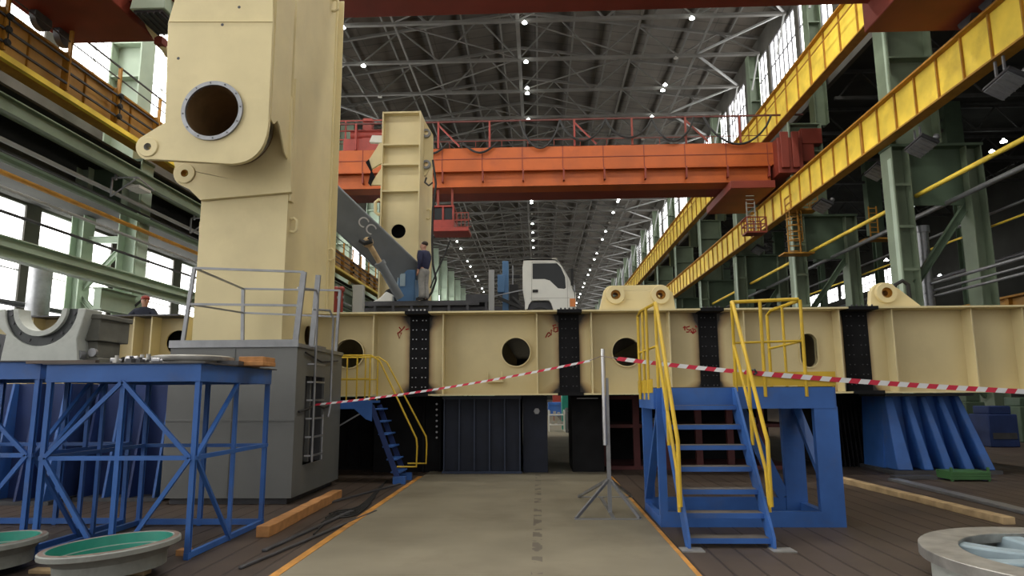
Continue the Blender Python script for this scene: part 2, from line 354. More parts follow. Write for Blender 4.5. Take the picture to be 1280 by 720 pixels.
# lamps
lm = MB(); lm.lathe([(.0,0),(.19,0),(.18,.06),(.08,.12),(.06,.2),(0,.2)], (0,0,0), 'z', 14)
lproto = oproto = None
def lamp(on, loc, lab, cat, grp):
    global lproto, oproto
    p = lproto if on else oproto
    if p is None:
        o = lm.build('high_bay_lamp', lamp_m if on else lamp_off)
        if on: lproto = o
        else: oproto = o
    else: o = p.copy(); C.objects.link(o)
    o.location = loc; tag(o, lab, cat, grp)
for row, x, lab in ((0,-14.4,'row near the left eaves'), (1,-.75,'row under the ridge'), (2,11.6,'row near the right eaves')):
    for k, y in enumerate(TY[1:34]):
        on = (k*7+row*3) % 5 != 1 if row == 1 else (k*5+row) % 3 != 1
        if on:
            for dy in ((0, -1.1) if k in (2, 8) else (0,)):
                lamp(True, (x, y-.5+dy, BZ-.5), 'small bright high bay lamp hung under the roof, in the ' + lab, 'ceiling lamp', 'high bay lamps, ' + lab)
        else: lamp(False, (x, y-.5, BZ-.5), 'unlit high bay lamp with a dull shade, in the ' + lab, 'ceiling lamp', 'unlit lamps, ' + lab)
for k in range(9):
    o = lproto.copy(); C.objects.link(o); o.location = (28 + (k % 2)*3, 40+k*11, 16.5)
    tag(o, 'small bright lamp hanging in the dark bay beyond the right columns', 'ceiling lamp', 'lamps in the bay beyond the right columns')
# ------------------------------------------------------------------ columns and crane runways
CY = [30+12*k for k in range(-1, 22)]
def column_right(name, lab, y):
    t = thing(name, lab, 'column', (16.6, y, 0), 'green columns along the right side')
    a = MB()   # inner leg: wide H section with batten strips
    a.box(15.75,15.8,y-.5,y+.5,0,12.6); a.box(16.45,16.5,y-.5,y+.5,0,12.6); a.box(15.8,16.45,y-.02,y+.02,0,12.6)
    for z in [1.2+1.9*i for i in range(6)]: a.box(15.78,16.47,y-.48,y-.44,z,z+.12)
    a.build('inner_leg', green, t)
    b = MB(); b.box(19.0,19.05,y-.45,y+.45,0,12.6); b.box(19.65,19.7,y-.45,y+.45,0,12.6); b.box(19.05,19.65,y-.02,y+.02,0,12.6); b.build('outer_leg', green, t)
    c = MB(); c.box(16.5,19.0,y-.03,y+.03,9.9,12.6); c.box(15.7,19.75,y-.5,y+.5,12.5,12.62); c.build('web_panel', green_d, t)
    d = MB(); d.ibar((19.05,y,9.9),(16.5,y,6.4),.24,.3,.03); d.ibar((16.5,y,5.2),(19.0,y,5.2),.24,.22,.03); d.ibar((16.5,y,4.9),(19.0,y,1.5),.2,.24,.03); d.build('strut', green_d, t)
    e = MB(); e.box(15.95,16.02,y-.55,y+.55,12.62,18.6); e.box(17.9,17.97,y-.55,y+.55,12.62,18.6); e.box(16.02,17.9,y-.03,y+.03,12.62,18.6); e.box(17.7,17.76,y-.4,y+.4,18.6,29.6); e.box(18.5,18.56,y-.4,y+.4,18.6,29.6); e.box(17.76,18.5,y-.03,y+.03,18.6,29.6)
    for z in (14.8, 16.7, 18.5): e.box(16.0,17.95,y-.5,y+.5,z,z+.08)
    for z in (21.5,23.5,25.5,27.5): e.box(17.76,18.5,y-.38,y+.38,z,z+.06)
    e.build('upper_shaft', green, t)
    f = MB(); f.box(15.93,15.97,y-.46,y-.30,12.8,20); f.box(15.74,15.77,y-.4,y-.1,.5,12); f.build('light_batten', green_l, t)
    return t
def column_left(name, lab, y):
    t = thing(name, lab, 'column', (-19, y, 0), 'green columns along the left side')
    a = MB(); a.box(-18.3,-18.25,y-.5,y+.5,0,12.6); a.box(-19.1,-19.05,y-.5,y+.5,0,12.6); a.box(-19.05,-18.3,y-.02,y+.02,0,12.6); a.build('inner_leg', green_l, t)  # left column steel lightened, window haze put into the paint
    b = MB(); b.box(-21.4,-21.35,y-.4,y+.4,0,12.6); b.box(-20.85,-20.8,y-.4,y+.4,0,12.6); b.box(-21.35,-20.85,y-.02,y+.02,0,12.6); b.build('outer_leg', green_l, t)
    d = MB(); d.ibar((-19.1,y,8.6),(-20.85,y,6.6),.2,.22,.03); d.ibar((-20.85,y,8.9),(-19.1,y,8.9),.2,.3,.03); d.ibar((-19.1,y,4.4),(-20.85,y,6.2),.2,.22,.03); d.build('strut', green_l, t)
    c = MB(); c.box(-21.5,-18.2,y-.5,y+.5,12.5,12.62); c.box(-20.85,-19.1,y-.03,y+.03,10.2,12.6); c.build('web_panel', green_d, t)
    e = MB(); e.box(-18.75,-18.68,y-.55,y+.55,12.62,28); e.box(-20.2,-20.13,y-.55,y+.55,12.62,28); e.box(-20.13,-18.75,y-.03,y+.03,12.62,30)
    for z in (14.8, 16.7, 18.4, 21.2, 23.5): e.box(-20.15,-18.7,y-.5,y+.5,z,z+.08)
    e.build('upper_shaft', green_l, t)
    f = MB(); f.box(-18.24,-18.2,y-.42,y-.2,.5,12); f.build('light_batten', green_l, t)
    return t
for side, fn, sd in ((1, column_right, 'right'), (-1, column_left, 'left')):
    for k, y in enumerate(CY):
        lab = 'tall pale green steel column on the %s side, %s from the camera' % (sd, ordn(k))
        if k == 0:
            p = fn('steel_column', lab, y); bpy.context.view_layer.update(); KIDS[p.name] = list(p.children); o = p
        else: o = copy_tree(p); o.location.y = y; o['label'] = lab

def runway(x, z0, z1, mweb, mrib, lab, side, group=None, step=1.55, wid=.26):
    t = thing('crane_runway', lab, 'crane runway', (x, 0, z0))
    ya, yb = 6, Y1
    a = MB(); a.box(x-.015,x+.015,ya,yb,z0,z1); a.build('web', mweb, t)
    b = MB(); b.box(x-wid,x+wid,ya,yb,z0-.05,z0+.02); b.build('bottom_flange', mrib, t)
    b = MB(); b.box(x-wid,x+wid,ya,yb,z1-.03,z1+.05); b.box(x-.05,x+.05,ya,yb,z1+.05,z1+.17); b.build('top_flange', mrib, t)
    r = MB(); y = ya+.5; i = 0
    while y < yb:
        tk = .09 if i % 8 == 0 else .035
        r.box(x-wid*.38,x+wid*.38,y-tk,y+tk,z0+.02,z1-.03); y += step; i += 1
    o = r.build('stiffener_ribs', mrib, t); o['kind'] = 'stuff'
    return t
XR = 15.45
runway(XR, 12.65, 14.40, run_y, run_o, 'lower yellow crane runway beam along the right columns, level with the orange crane', 1)
t = runway(XR+.25, 18.75, 21.1, run_y, run_o, 'upper yellow crane runway beam along the right columns below the high windows', 1, step=1.9)
m = MB(); m.box(XR-.02, XR+.02, 6, 200, 20.35, 20.42); m.build('stringer', run_o, t)
t = runway(-17.75, 12.65, 14.35, run_l, run_o, 'rusty, shade-darkened ochre crane runway beam along the left columns', -1, step=3)
m = MB()
m.bar((-17.4,6,12.72),(-17.4,Y1,12.72),.2,.2)
m.build('kerb_strip', run_y, t)
# handrail and conductor bars in front of the left runway
m = MB()
for z in (13.15, 13.6, 14.05): m.bar((-17.3,6,z),(-17.3,240,z),.07)
m.build('conductor_bar', dksteel, t)
m = MB(); y = 8.0
while y < 240:
    m.bar((-17.32,y,12.9),(-17.32,y,15.3),.12,.1); m.bar((-17.45,y,12.9),(-17.45,y,14.4),.2,.1); y += 3
m.build('bracket_posts', run_o, t)['kind'] = 'stuff'
m = MB(); m.bar((-17.32,6,15.3),(-17.32,240,15.3),.06); m.bar((-17.32,6,14.8),(-17.32,240,14.8),.04); m.build('top_rail', dksteel, t)
for k in range(14):
    y = 14+k*6.; m = MB()
    for z in (13.15,13.6,14.05): m.lathe([(0,-.06),(.1,-.06),(.13,0),(.1,.06),(0,.06)],(-17.2,y,z),'x',10)
    m.bar((-17.2,y,13.1),(-17.2,y,14.1),.03); m.build('insulator', rubber, t)
# services along the left wall
m = MB(); m.box(-17.6,-17.2,6,240,6.18,6.22); m.box(-17.42,-17.38,6,240,6.22,6.85); m.box(-17.6,-17.2,6,240,6.85,6.89); m.box(-17.4,-17.1,6,240,6.5,6.53)
tag(m.build('wall_girder', green_l), 'pale green horizontal steel girder running low along the left columns', 'girder')
m = MB(); m.box(-17.5,-17.1,6,240,10.85,10.9); m.box(-17.32,-17.28,6,240,10.9,11.35); m.box(-17.5,-17.1,6,240,11.35,11.4)
tag(m.build('cable_girder', green), 'grey green girder running high along the left columns, under the ochre runway', 'girder')
for j, (x, z, r, mm, lb) in enumerate([(-18,10.3,.09,roofl,'thin bright pipe under the high left girder'), (-18,9.7,.16,green_d,'thick dark green pipe along the left columns'), (-18,9.2,.10,run_o,'rusty red pipe along the left columns'),
        (-18,8.7,.07,roofl,'thin grey pipe above the left windows'), (-21.3,7.4,.09,dksteel,'dark pipe crossing the left windows'), (-21.4,5.5,.12,dksteel,'dark pipe low across the left windows'), (-18.1,10.0,.05,cable,'black cable slung under the high left girder'), (-18.,7.9,.06,dksteel,'thin dark conduit above the low left girder')]):
    m = MB(); m.cyl((x,6,z),(x,240,z),r,8); tag(m.build('service_pipe', mm), lb, 'pipe')
m = MB(); m.box(-21.9,-18.3,Y0,240,10.0,10.08); m.box(-21.9,-18.3,Y0,240,12.3,12.4)
tag(m.build('maintenance_walkway', wallr_m), 'dark gallery floor between the left columns and the wall', 'gallery')
for k, y in enumerate((26.5, 33, 41, 50)):
    t = thing('cable_bracket', 'small pale steel bracket with a lamp on the left girders, %s from the camera' % ordn(k), 'bracket', (-17, y, 10.2), 'brackets on the left girders')
    m = MB(); m.bar((-17.6,y,10.7),(-16.5,y,10.7),.06); m.bar((-17.6,y,9.9),(-16.5,y,10.7),.05); m.bar((-16.5,y,10.7),(-16.5,y+1.2,10.5),.05); m.bar((-17.6,y+1.2,10.5),(-16.5,y+1.2,10.5),.05); m.bar((-17.6,y,10.7),(-17.6,y,9.9),.06); m.bar((-17.45,y,10.6),(-17.45,y,10.87),.08); m.build('arm', galv, t)
    m = MB(); m.box(-17.1,-16.5,y+.1,y+1.0,10.3,10.42); m.build('lamp_housing', lamp_off, t)
m = MB(); m.cyl((-20.3,26.6,0),(-20.3,26.6,7.1),.42,20); tag(m.build('vertical_duct', galv), 'fat silver upright duct in front of the left windows', 'duct')
t = thing('wall_tank', 'pale green steel box on a post below the left girder, beside the capped worker', 'box girder', (-18.1, 28, 0))
m = MB(); m.box(-18.2,-17.9,26.9,29.3,5.3,6.12); m.box(-18.25,-17.8,26.85,29.35,6.12,6.17); m.box(-18.25,-17.8,26.85,29.35,5.25,5.3); m.box(-18.1,-17.85,29.0,29.3,0,5.3); m.build('girder_body', green_l, t)
m = MB(); m.tube([(-17.9,29.3,5.7),(-17.8,29.6,6.0),(-17.75,29.9,5.8),(-17.75,30.0,4.5)],.06); m.build('hose', cable, t)

# services on the right
for (x, y0_, y1_, z, r, mm, lb) in [(16.9,6,150,10.35,.10,run_y,'yellow gas pipe running along the right columns'), (18.2,6,150,10.0,.11,galv,'thick silver pipe on the right beside the yellow one'), (17.4,6,36,6.45,.07,galv,'upper of the thin silver pipes low along the right columns'),
        (17.5,6,36,6.15,.05,galv,'middle of the thin silver pipes low along the right columns'), (17.5,6,36,5.9,.06,galv,'lower of the thin silver pipes low along the right columns'), (20,6,150,8.9,.05,run_y,'thin yellow pipe beyond the outer legs of the right columns'), (20.1,6,150,9.5,.06,galv,'thin silver conduit above the far yellow pipe'),
        (21,6,150,7.6,.12,dksteel,'dark pipe in the bay beyond the right columns'), (16.9,54,150,9.0,.10,dksteel,'dark pipe far along the right columns')]:
    m = MB(); m.cyl((x,y0_,z),(x,y1_,z),r,10); tag(m.build('service_pipe', mm), lb, 'pipe')
m = MB(); m.cyl((17.35,30.6,1),(17.35,30.6,8.8),.24,16); m.cyl((17.35,30.6,8.8),(17.35,30.6,9.1),.3,16)
for z in (3.5,6,7.6): m.cyl((17.35,30.6,z),(17.35,30.6,z+.08),.28,16)
tag(m.build('vertical_duct', galv), 'silver upright duct beside the near right column', 'duct')
t = thing('next_bay_runway', 'orange yellow crane beam low in the bay beyond the right columns', 'crane runway', (23, 0, 0))
m = MB(); m.box(23,23.1,12,120,5.3,6.2); m.build('web', run_l, t)
m = MB()
for k in range(60): m.box(22.8,23.3,12+k*1.8,12.25+k*1.8,5.3,6.2)
m.box(22.7,23.4,12,120,6.2,6.3)
q = MB()
for k in range(9): q.ibar((23.05,14+k*12,0),(23.05,14+k*12,5.2),.3,.4,.04,(0,1,0))
q.build('stands', green_d, t)['kind'] = 'stuff'
m.box(22.7,23.4,12,120,6.2,6.3); m.box(22.7,23.4,12,120,5.2,5.3); m.build('rib_strip', run_o, t)
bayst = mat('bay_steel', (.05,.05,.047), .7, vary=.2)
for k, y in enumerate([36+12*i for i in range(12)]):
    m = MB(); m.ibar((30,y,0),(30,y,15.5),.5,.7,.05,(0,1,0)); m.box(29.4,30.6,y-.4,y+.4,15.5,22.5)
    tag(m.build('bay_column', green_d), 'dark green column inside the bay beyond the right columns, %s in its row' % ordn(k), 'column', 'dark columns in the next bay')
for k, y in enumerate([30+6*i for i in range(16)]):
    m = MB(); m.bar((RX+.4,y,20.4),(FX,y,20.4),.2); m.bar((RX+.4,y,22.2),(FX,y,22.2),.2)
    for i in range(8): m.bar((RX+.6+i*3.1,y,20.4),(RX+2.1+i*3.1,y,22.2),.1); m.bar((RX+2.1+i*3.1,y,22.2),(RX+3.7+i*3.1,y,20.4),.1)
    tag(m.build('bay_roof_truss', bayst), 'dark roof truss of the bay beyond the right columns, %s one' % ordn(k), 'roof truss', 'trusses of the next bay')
# floodlight panels under the lower right runway
def flood(loc, lab):
    x, y, z = loc; t = thing('floodlight', lab, 'floodlight', loc, 'floodlights under the right runway')
    m = MB(); R = Matrix.Rotation(math.radians(28), 3, 'Y') @ Matrix.Rotation(math.radians(-12), 3, 'X')
    m.obox((x,y,z), (.75,1.2,.12), R); m.build('lamp_box', dksteel, t)
    g = MB(); g.obox((x-.05,y,z-.10), (.68,1.1,.03), R)
    for i in range(5): g.obox(Vector((x-.05,y,z-.13))+R @ Vector((0,-.48+.24*i,0)), (.68,.03,.03), R)
    g.build('lamp_face', galv, t)
    a = MB(); hz = 12.6; a.bar((x,y,z+.1),(max(x,XR-.2),y,hz),.07); a.bar((x,y+.4,z+.1),(max(x,XR-.2),y+.4,hz),.07); a.ball((x+.45,y-.3,z+.25),.14,10); a.build('bracket', galv, t)
for k, (px, py, Y) in enumerate([(1258,104,21.5),(1152,182,27.5),(1097,214,33),(1028,257,39),(948,312,52),(921,330,60)]):
    flood(at(px, py, Y), 'grey floodlight panel under the lower right runway, %s from the camera' % ordn(k))
# caged ladder and baskets on the right runway
def ladder(name, lab, px, py0, py1, Y, mm, wdt=.6, cage=True):
    p0, p1 = at(px, py1, Y), at(px, py0, Y); x, y = p1.x, p1.y; z0, z1 = p0.z, p1.z
    t = thing(name, lab, 'ladder', (x, y, z0)); m = MB()
    m.bar((x-wdt/2,y,z0),(x-wdt/2,y,z1),.07); m.bar((x+wdt/2,y,z0),(x+wdt/2,y,z1),.07); m.build('side_rail', mm, t)
    m = MB(); z = z0+.2
    while z < z1: m.bar((x-wdt/2,y,z),(x+wdt/2,y,z),.05); z += .32
    m.build('rungs', mm, t)['kind'] = 'stuff'
    if cage:
        m = MB()
        for z in [z0+.8+k*(z1-z0-1)/4 for k in range(5)]: m.tube([(x+wdt/2*math.cos(a)*1.25,y-.75*math.sin(a),z) for a in [math.pi*i/8 for i in range(9)]],.03,5)
        for a in (.6,1.57,2.5): m.bar((x+wdt/2*math.cos(a)*1.25,y-.75*math.sin(a),z0+.8),(x+wdt/2*math.cos(a)*1.25,y-.75*math.sin(a),z1),.04)
        m.build('cage', mm, t)
    m = MB(); m.box(x-.9,x+.9,y-.7,y+.3,z0-.08,z0); m.build('landing', mm, t)
    return t
ladder('caged_ladder', 'yellow caged ladder hanging below the lower right runway', 990, 262, 318, 41, run_o, .7)
ladder('access_ladder', 'small ochre ladder in the bay behind the right columns', 1090, 258, 300, 44, run_o, .5, False)
def basket(lab, px, py0, py1, Y, w_, mm, name='access_basket'):
    p = at(px, py1, Y); z1 = at(px, py0, Y).z; x, y, z = p
    t = thing(name, lab, 'basket', (x,y,z)); m = MB(); m.box(x-w_/2,x+w_/2,y-.5,y+.5,z-.1,z); m.build('floor_plate', mm, t)
    m = MB()
    for zz in (z+.5*(z1-z), z1): 
        for a, b in (((-1,-1),(1,-1)),((1,-1),(1,1)),((1,1),(-1,1)),((-1,1),(-1,-1))): m.bar((x+a[0]*w_/2,y+a[1]*.5,zz),(x+b[0]*w_/2,y+b[1]*.5,zz),.06)
    for a in (-1,-.33,.33,1):
        for b in (-1,1): m.bar((x+a*w_/2,y+b*.5,z),(x+a*w_/2,y+b*.5,z1),.05)
    m.build('guard_rail', mm, t); return t
t = basket('small red guarded platform hanging from the right end of the orange crane', 943, 274, 291, 41, 1.2, red_d)
m = MB(); p = at(940, 288, 41.3); q = at(940, 252, 41.3); m.bar((p.x-.25,p.y,p.z),(p.x-.25,p.y,q.z),.06); m.bar((p.x+.25,p.y,p.z),(p.x+.25,p.y,q.z),.06)
for k in range(9): m.bar((p.x-.25,p.y,p.z+.2+k*.25),(p.x+.25,p.y,p.z+.2+k*.25),.04)
m.build('ladder', galv, t)
basket('yellow guarded landing above the caged ladder on the right runway', 1002, 246, 263, 41, 1.6, run_o, 'guarded_landing')

dkred = mat('dark_rust_red', (.09,.02,.015), .6, vary=.2)
# ------------------------------------------------------------------ orange overhead crane
Yc = 42
zt = Z(184, Yc); zm = Z(212, Yc); zb = Z(231, Yc); xl, xr = -17.3, at(1002, 200, Yc).x
t = thing('overhead_crane', 'orange overhead travelling crane spanning the hall behind the cream towers', 'crane', (0, Yc, zb))
m = MB(); m.box(xl,xr-1.7,Yc,Yc+1.5,zm,zt); m.build('walkway_housing', orange, t, .03)
m = MB(); m.box(xl,xr-1.9,Yc+.3,Yc+1.7,zb,zm); m.box(xl,xr-1.9,Yc-.06,Yc+.3,zm-.08,zm); m.build('main_girder', orange, t)
m = MB(); x = xl+.8
while x < xr-2: m.prism([(0,0),(.36,.75),(.36,0)][::1], (x,Yc+.3,zm-.75),(0,-1,0),(0,0,1),(.1,0,0)); m.box(x-.02,x+.02,Yc-.03,Yc,zm,zt); x += 2.6
m.box(xl,xr-1.8,Yc-.03,Yc,(zm+zt)/2-.02,(zm+zt)/2+.02)
m.build('bracket_ribs', red_d, t)['kind'] = 'stuff'
m = MB(); m.box(xl,xr-2.2,Yc+2.9,Yc+3.9,zb+.1,zt-.3); m.box(xl+.4,xr-1.9,Yc+1.2,Yc+2.9,zb+.08,zb+.4); m.build('rear_girder', red_d, t)
m = MB(); m.box(xr-1.75,xr-.2,Yc-.8,Yc+6.4,zb+.2,zt); m.box(xr-.3,xr+.6,Yc-.6,Yc+6.2,zb+1.0,zt+.5); m.box(xr-4.6,xr-1.8,Yc-.2,Yc+6,zb-.55,zb-.05); m.build('end_carriage', red_d, t, .04)
for y in (Yc-.3, Yc+1.2, Yc+4.5, Yc+5.9): m = MB(); m.cyl((XR-.12,y,zb+.35+.28),(XR+.12,y,zb+.35+.28),.42,20); m.build('travel_wheel', dksteel, t)
m = MB()
for x0_, w0 in ((xr-1.6,.5),(xr-.9,.4)):
    m.box(x0_,x0_+w0,Yc-1.0,Yc-.8,zb+.5,zt+.3)
m.box(xr-.2,xr+1.1,Yc-.7,Yc+.4,zt-.4,zt+.6); m.build('drive_box', red_d, t, .03)
zr = Z(151, Yc)
m = MB(); m.bar((xl,Yc,zr),(at(1004,150,Yc).x,Yc,zr),.10); m.build('cable_rail', dkred, t)
posts = [at(px, 165, Yc).x for px in (445,548,612,718,790,857,925)]
for i, x in enumerate(posts):
    m = MB(); m.bar((x,Yc,zt),(x,Yc,zr),.12); 
    if i % 2: m.bar((x,Yc,zt+1.6),(x+1.4,Yc,zt+.1),.1)
    m.build('post', redp if i < 4 else red_d, t)
m = MB()
for z in (zt+.5, zt+1.0): m.bar((xl,Yc+1.4,z),(xr-1.5,Yc+1.4,z),.04)
for k in range(18): m.bar((xl+1+k*1.75,Yc+1.4,zt),(xl+1+k*1.75,Yc+1.4,zt+1.0),.04)
m.build('handrail', red_d, t)
for pa, pb, dz in ((650,700,1.3),(700,757,1.0),(757,815,.9),(815,868,1.1),(880,965,1.3),(578,622,.7),(520,560,.7)):
    a, b = at(pa,160,Yc-.2), at(pb,160,Yc-.2); z0 = zr-.1 if pa > 640 else zt+.3
    pts = [(a.x+(b.x-a.x)*i/12, Yc-.2, z0-.8*dz*math.sin(math.pi*i/12)**.7*1.8 if pa > 640 else z0-dz*math.sin(math.pi*i/12)) for i in range(13)]
    m = MB(); m.tube(pts,.07,6); m.build('festoon_cable', cable, t)
# hoist machinery over the girder, left of the second tower
m = MB(); a = at(452,165,Yc+1); m.box(a.x-1,a.x+2.2,Yc+.3,Yc+3.2,zt,zt+.9); m.box(a.x+.2,a.x+.8,Yc+.5,Yc+1.1,zt+.9,zt+2.4); m.cyl((a.x-.6,Yc+.8,zt+1.3),(a.x+1.8,Yc+.8,zt+1.3),.4,16)
for dx in (-2.6,-1.8,-.9,2.1): m.bar((a.x+dx,Yc+.4,zt),(a.x+dx,Yc+.4,zt+2.2),.1)
for dz in (.9,1.5,2.2): m.bar((a.x-2.8,Yc+.4,zt+dz),(a.x+2.2,Yc+.4,zt+dz),.07)
m.build('hoist_trolley', redp, t)
# operator cab slung underneath
ca, cb = at(543,262,Yc+1), at(588,294,Yc+1)
x0_, x1_, z1_, z0_ = ca.x, cb.x, ca.z, cb.z; xm = x0_+(x1_-x0_)*.6
t2 = thing('crane_cab', 'small dark red operator cab slung under the orange crane', 'crane cab', (x0_, Yc+1, z0_))
m = MB(); m.box(x0_,x1_,Yc-.2,Yc+1.6,z0_,z0_+.25); m.box(x0_,xm,Yc,Yc+1.5,z0_+.25,z0_+.8); m.box(x0_,xm,Yc,Yc+1.5,z1_-.12,z1_)
for x in (x0_+.06, (x0_+xm)/2, xm-.06): m.box(x-.06,x+.06,Yc,Yc+.1,z0_+.8,z1_-.1); m.box(x-.06,x+.06,Yc+1.4,Yc+1.5,z0_+.8,z1_-.1)
m.build('cab_body', redp, t2, .02)
m = MB(); m.box(x0_+.05,xm-.05,Yc+.12,Yc+1.38,z0_+.8,z1_-.15); m.build('cab_glass', glass_d, t2)
m = MB()
for z in (z0_+.7, z0_+1.2): m.bar((xm,Yc-.15,z),(x1_,Yc-.15,z),.05); m.bar((xm,Yc+1.5,z),(x1_,Yc+1.5,z),.05)
for k in range(5): m.bar((xm+(x1_-xm)*k/4,Yc-.15,z0_+.2),(xm+(x1_-xm)*k/4,Yc-.15,z0_+1.2),.04)
m.build('cab_railing', red_d, t2)
m = MB(); m.bar((x0_+.3,Yc+.6,z1_),(x0_+.3,Yc+.6,zb),.14); m.bar((xm-.2,Yc+.6,z1_),(xm-.2,Yc+.6,zb),.14); m.build('hanger', red_d, t2)

# near crane overhead
zc = 15.0
t = thing('overhead_crane', 'nearest red overhead crane crossing the top edge of the picture', 'crane', (0, 21, zc))
m = MB(); m.box(-17.2,15.4,22.0,23.5,zc+.78,zc+2.6); m.build('main_girder', red_d, t, .03)
m = MB(); m.box(-17.2,15.4,15.4,16.9,zc+.78,zc+2.6); m.build('rear_girder', red_d, t, .03)
m = MB(); m.box(12.2,XR+.35,15,23.9,zc-.15,zc+1.3); m.build('end_carriage', red_d, t, .04)
m = MB(); m.box(-18.2,-14.6,15,23.9,zc+.25,zc+1.4); m.build('end_carriage', red_d, t, .04)
for y in (16,17.2,21.9,23.1):
    for x in (XR,-17.7): m = MB(); zw = zc-.06 if x > 0 else zc+.1; m.cyl((x-.12,y,zw),(x+.12,y,zw),.42,20); m.build('travel_wheel', dksteel, t)
for x in (-14.4,-12.9): m = MB(); m.prism([(0,0),(1.0,.5),(1.0,0)], (x,23.5,zc),(0,1,0),(0,0,1),(.12,0,0)); m.box(x,x+.3,23.4,24.2,zc-.1,zc+.2); m.build('gusset', red_d, t)
a = at(203, 12, 22.5)
t = thing('hanging_cab', 'pale green sheet metal cab hanging from the near red crane', 'crane cab', (a.x, 22.5, a.z-1))
m = MB(); m.prism([(-.65,-.5),(.62,-.5),(.55,1.2),(-.35,1.2)], (a.x,21.6,a.z),(1,0,0),(0,0,1),(0,1.7,0)); m.build('cab_shell', green_l, t, .03)
m = MB(); m.box(a.x-.55,a.x+.5,21.7,23.2,a.z-.58,a.z-.5)
for k in range(5): m.box(a.x-.5+k*.22,a.x-.46+k*.22,21.7,23.2,a.z-.64,a.z-.58)
m.build('floor_grid', dksteel, t)
m = MB(); m.cyl(at(178,20,23), at(212,70,24), .14, 12); tag(m.build('cable_pole', cream2), 'pale slanting tube hanging below the green hanging cab', 'tube')

for k, (px, py, Y) in enumerate([(1139,258,45),(1150,254,44),(1186,288,40),(1200,176,60),(1108,326,60),(1175,345,70),(1054,372,70),(1128,262,70),(1240,190,50)]):
    p = at(px, py, Y); o = lproto.copy(); C.objects.link(o); o.location = p; tag(o, 'small bright lamp hanging in the dark bay beyond the right columns', 'ceiling lamp', 'lamps in the bay beyond the right columns')
# ------------------------------------------------------------------ great cream girder
GY = 14.75                                   # front face of the web
zT, zB = Z(388, 14.3), 1.70
# web paint with scorched patches around the bolted joints
def scorch(m, xs, zt, zb):
    N, L, B = nodes(m); tc = N.new('ShaderNodeTexCoord'); sx = N.new('ShaderNodeSeparateXYZ'); L.new(tc.outputs['Object'], sx.inputs[0])
    def mt(op, a, b=None, cl=False):
        q = N.new('ShaderNodeMath'); q.operation = op; q.use_clamp = cl
        for i, v in enumerate((a, b)):
            if v is None: continue
            if isinstance(v, (int, float)): q.inputs[i].default_value = v
            else: L.new(v, q.inputs[i])
        return q.outputs[0]
    no = N.new('ShaderNodeTexNoise'); no.inputs['Scale'].default_value = 3.5; no.inputs['Detail'].default_value = 5; L.new(tc.outputs['Object'], no.inputs['Vector'])
    ez = mt('MINIMUM', mt('SUBTRACT', zt, sx.outputs['Z']), mt('MULTIPLY', mt('SUBTRACT', sx.outputs['Z'], zb), 1.6))
    acc = None
    for xx in xs:
        dx = mt('ABSOLUTE', mt('SUBTRACT', sx.outputs['X'], xx))
        wd = mt('ADD', .36, mt('MULTIPLY', mt('SUBTRACT', .40, ez, True), .9))
        v = mt('SUBTRACT', 1.0, mt('DIVIDE', dx, wd), True)
        acc = v if acc is None else mt('MAXIMUM', acc, v)
    k = mt('MULTIPLY', mt('MULTIPLY', acc, mt('ADD', no.outputs['Fac'], .75)), 1.5, True)
    cr = N.new('ShaderNodeValToRGB'); E = cr.color_ramp.elements; E[0].position = 0; E[0].color = (0,0,0,1); E[1].position = 1; E[1].color = (1,1,1,1); L.new(k, cr.inputs['Fac'])
    c2 = N.new('ShaderNodeValToRGB'); c2.color_ramp.elements[0].position = .45; c2.color_ramp.elements[0].color = (.30,.15,.05,1); c2.color_ramp.elements[1].position = 1.0; c2.color_ramp.elements[1].color = (.03,.025,.02,1); L.new(k, c2.inputs['Fac'])
    mx = N.new('ShaderNodeMixRGB'); s = B.inputs['Base Color'].links[0].from_socket; L.new(cr.outputs[0], mx.inputs['Fac']); L.new(s, mx.inputs[1]); L.new(c2.outputs[0], mx.inputs[2]); L.new(mx.outputs[0], B.inputs['Base Color'])
JX = [X(p, GY) for p in (524.5, 711.5, 886, 1071)]
web_m = mat('cream_web', (.60,.50,.27), .45, vary=.07, scale=1.0, dirt=(.45,.36,.2), dirt_amt=.35, dirt_scale=.8)
scorch(web_m, JX, zT, zB)
gx0, gx1 = -5.0, 17.0
t = thing('main_girder', 'long cream steel girder with black bolted joints lying across the walkway', 'girder', (5, GY, zB))
holes_px = [(437,442,18,18),(645,440,17.5,17.5),(783,440,17.5,17.5),(1010,438,10,20)]
holes = []
for hx, hy, rx, rz in holes_px:
    c = at(hx, hy, GY); s = 14.75/850*1.0
    if rx == rz: holes.append(circ(c.x, c.z, rx*s, 36))
    else:
        a, b = rx*s*1.05, (rz-rx)*s; holes.append([(c.x+a*math.cos(th), c.z+b+a*math.sin(th)) for th in [math.pi*i/14 for i in range(15)]] + [(c.x+a*math.cos(th), c.z-b+a*math.sin(th)) for th in [math.pi+math.pi*i/14 for i in range(15)]])
m = MB(); m.prism([(gx0,zB),(gx1,zB),(gx1,zT-.04),(gx0,zT-.04)], (0,GY,0),(1,0,0),(0,0,1),(0,.05,0), holes); m.build('web', web_m, t)
m = MB(); m.box(gx0,gx1,14.3,15.3,zT-.035,zT); m.build('top_flange', cream2, t)
m = MB(); m.box(gx0,gx1,14.36,15.3,zB-.035,zB); m.build('bottom_flange', cream2, t)
for i, h in enumerate(holes):
    m = MB(); P3 = [(a, GY-.05, b) for a, b in h]; cx = sum(p[0] for p in P3)/len(P3); cz = sum(p[2] for p in P3)/len(P3)
    inner = h; outer = [(cx+(a-cx)*1.07, cz+(b-cz)*1.07) for a, b in h]
    m.prism(outer, (0,GY-.06,0),(1,0,0),(0,0,1),(0,.16,0), [h], True); m.build('hole_collar', cream2, t)
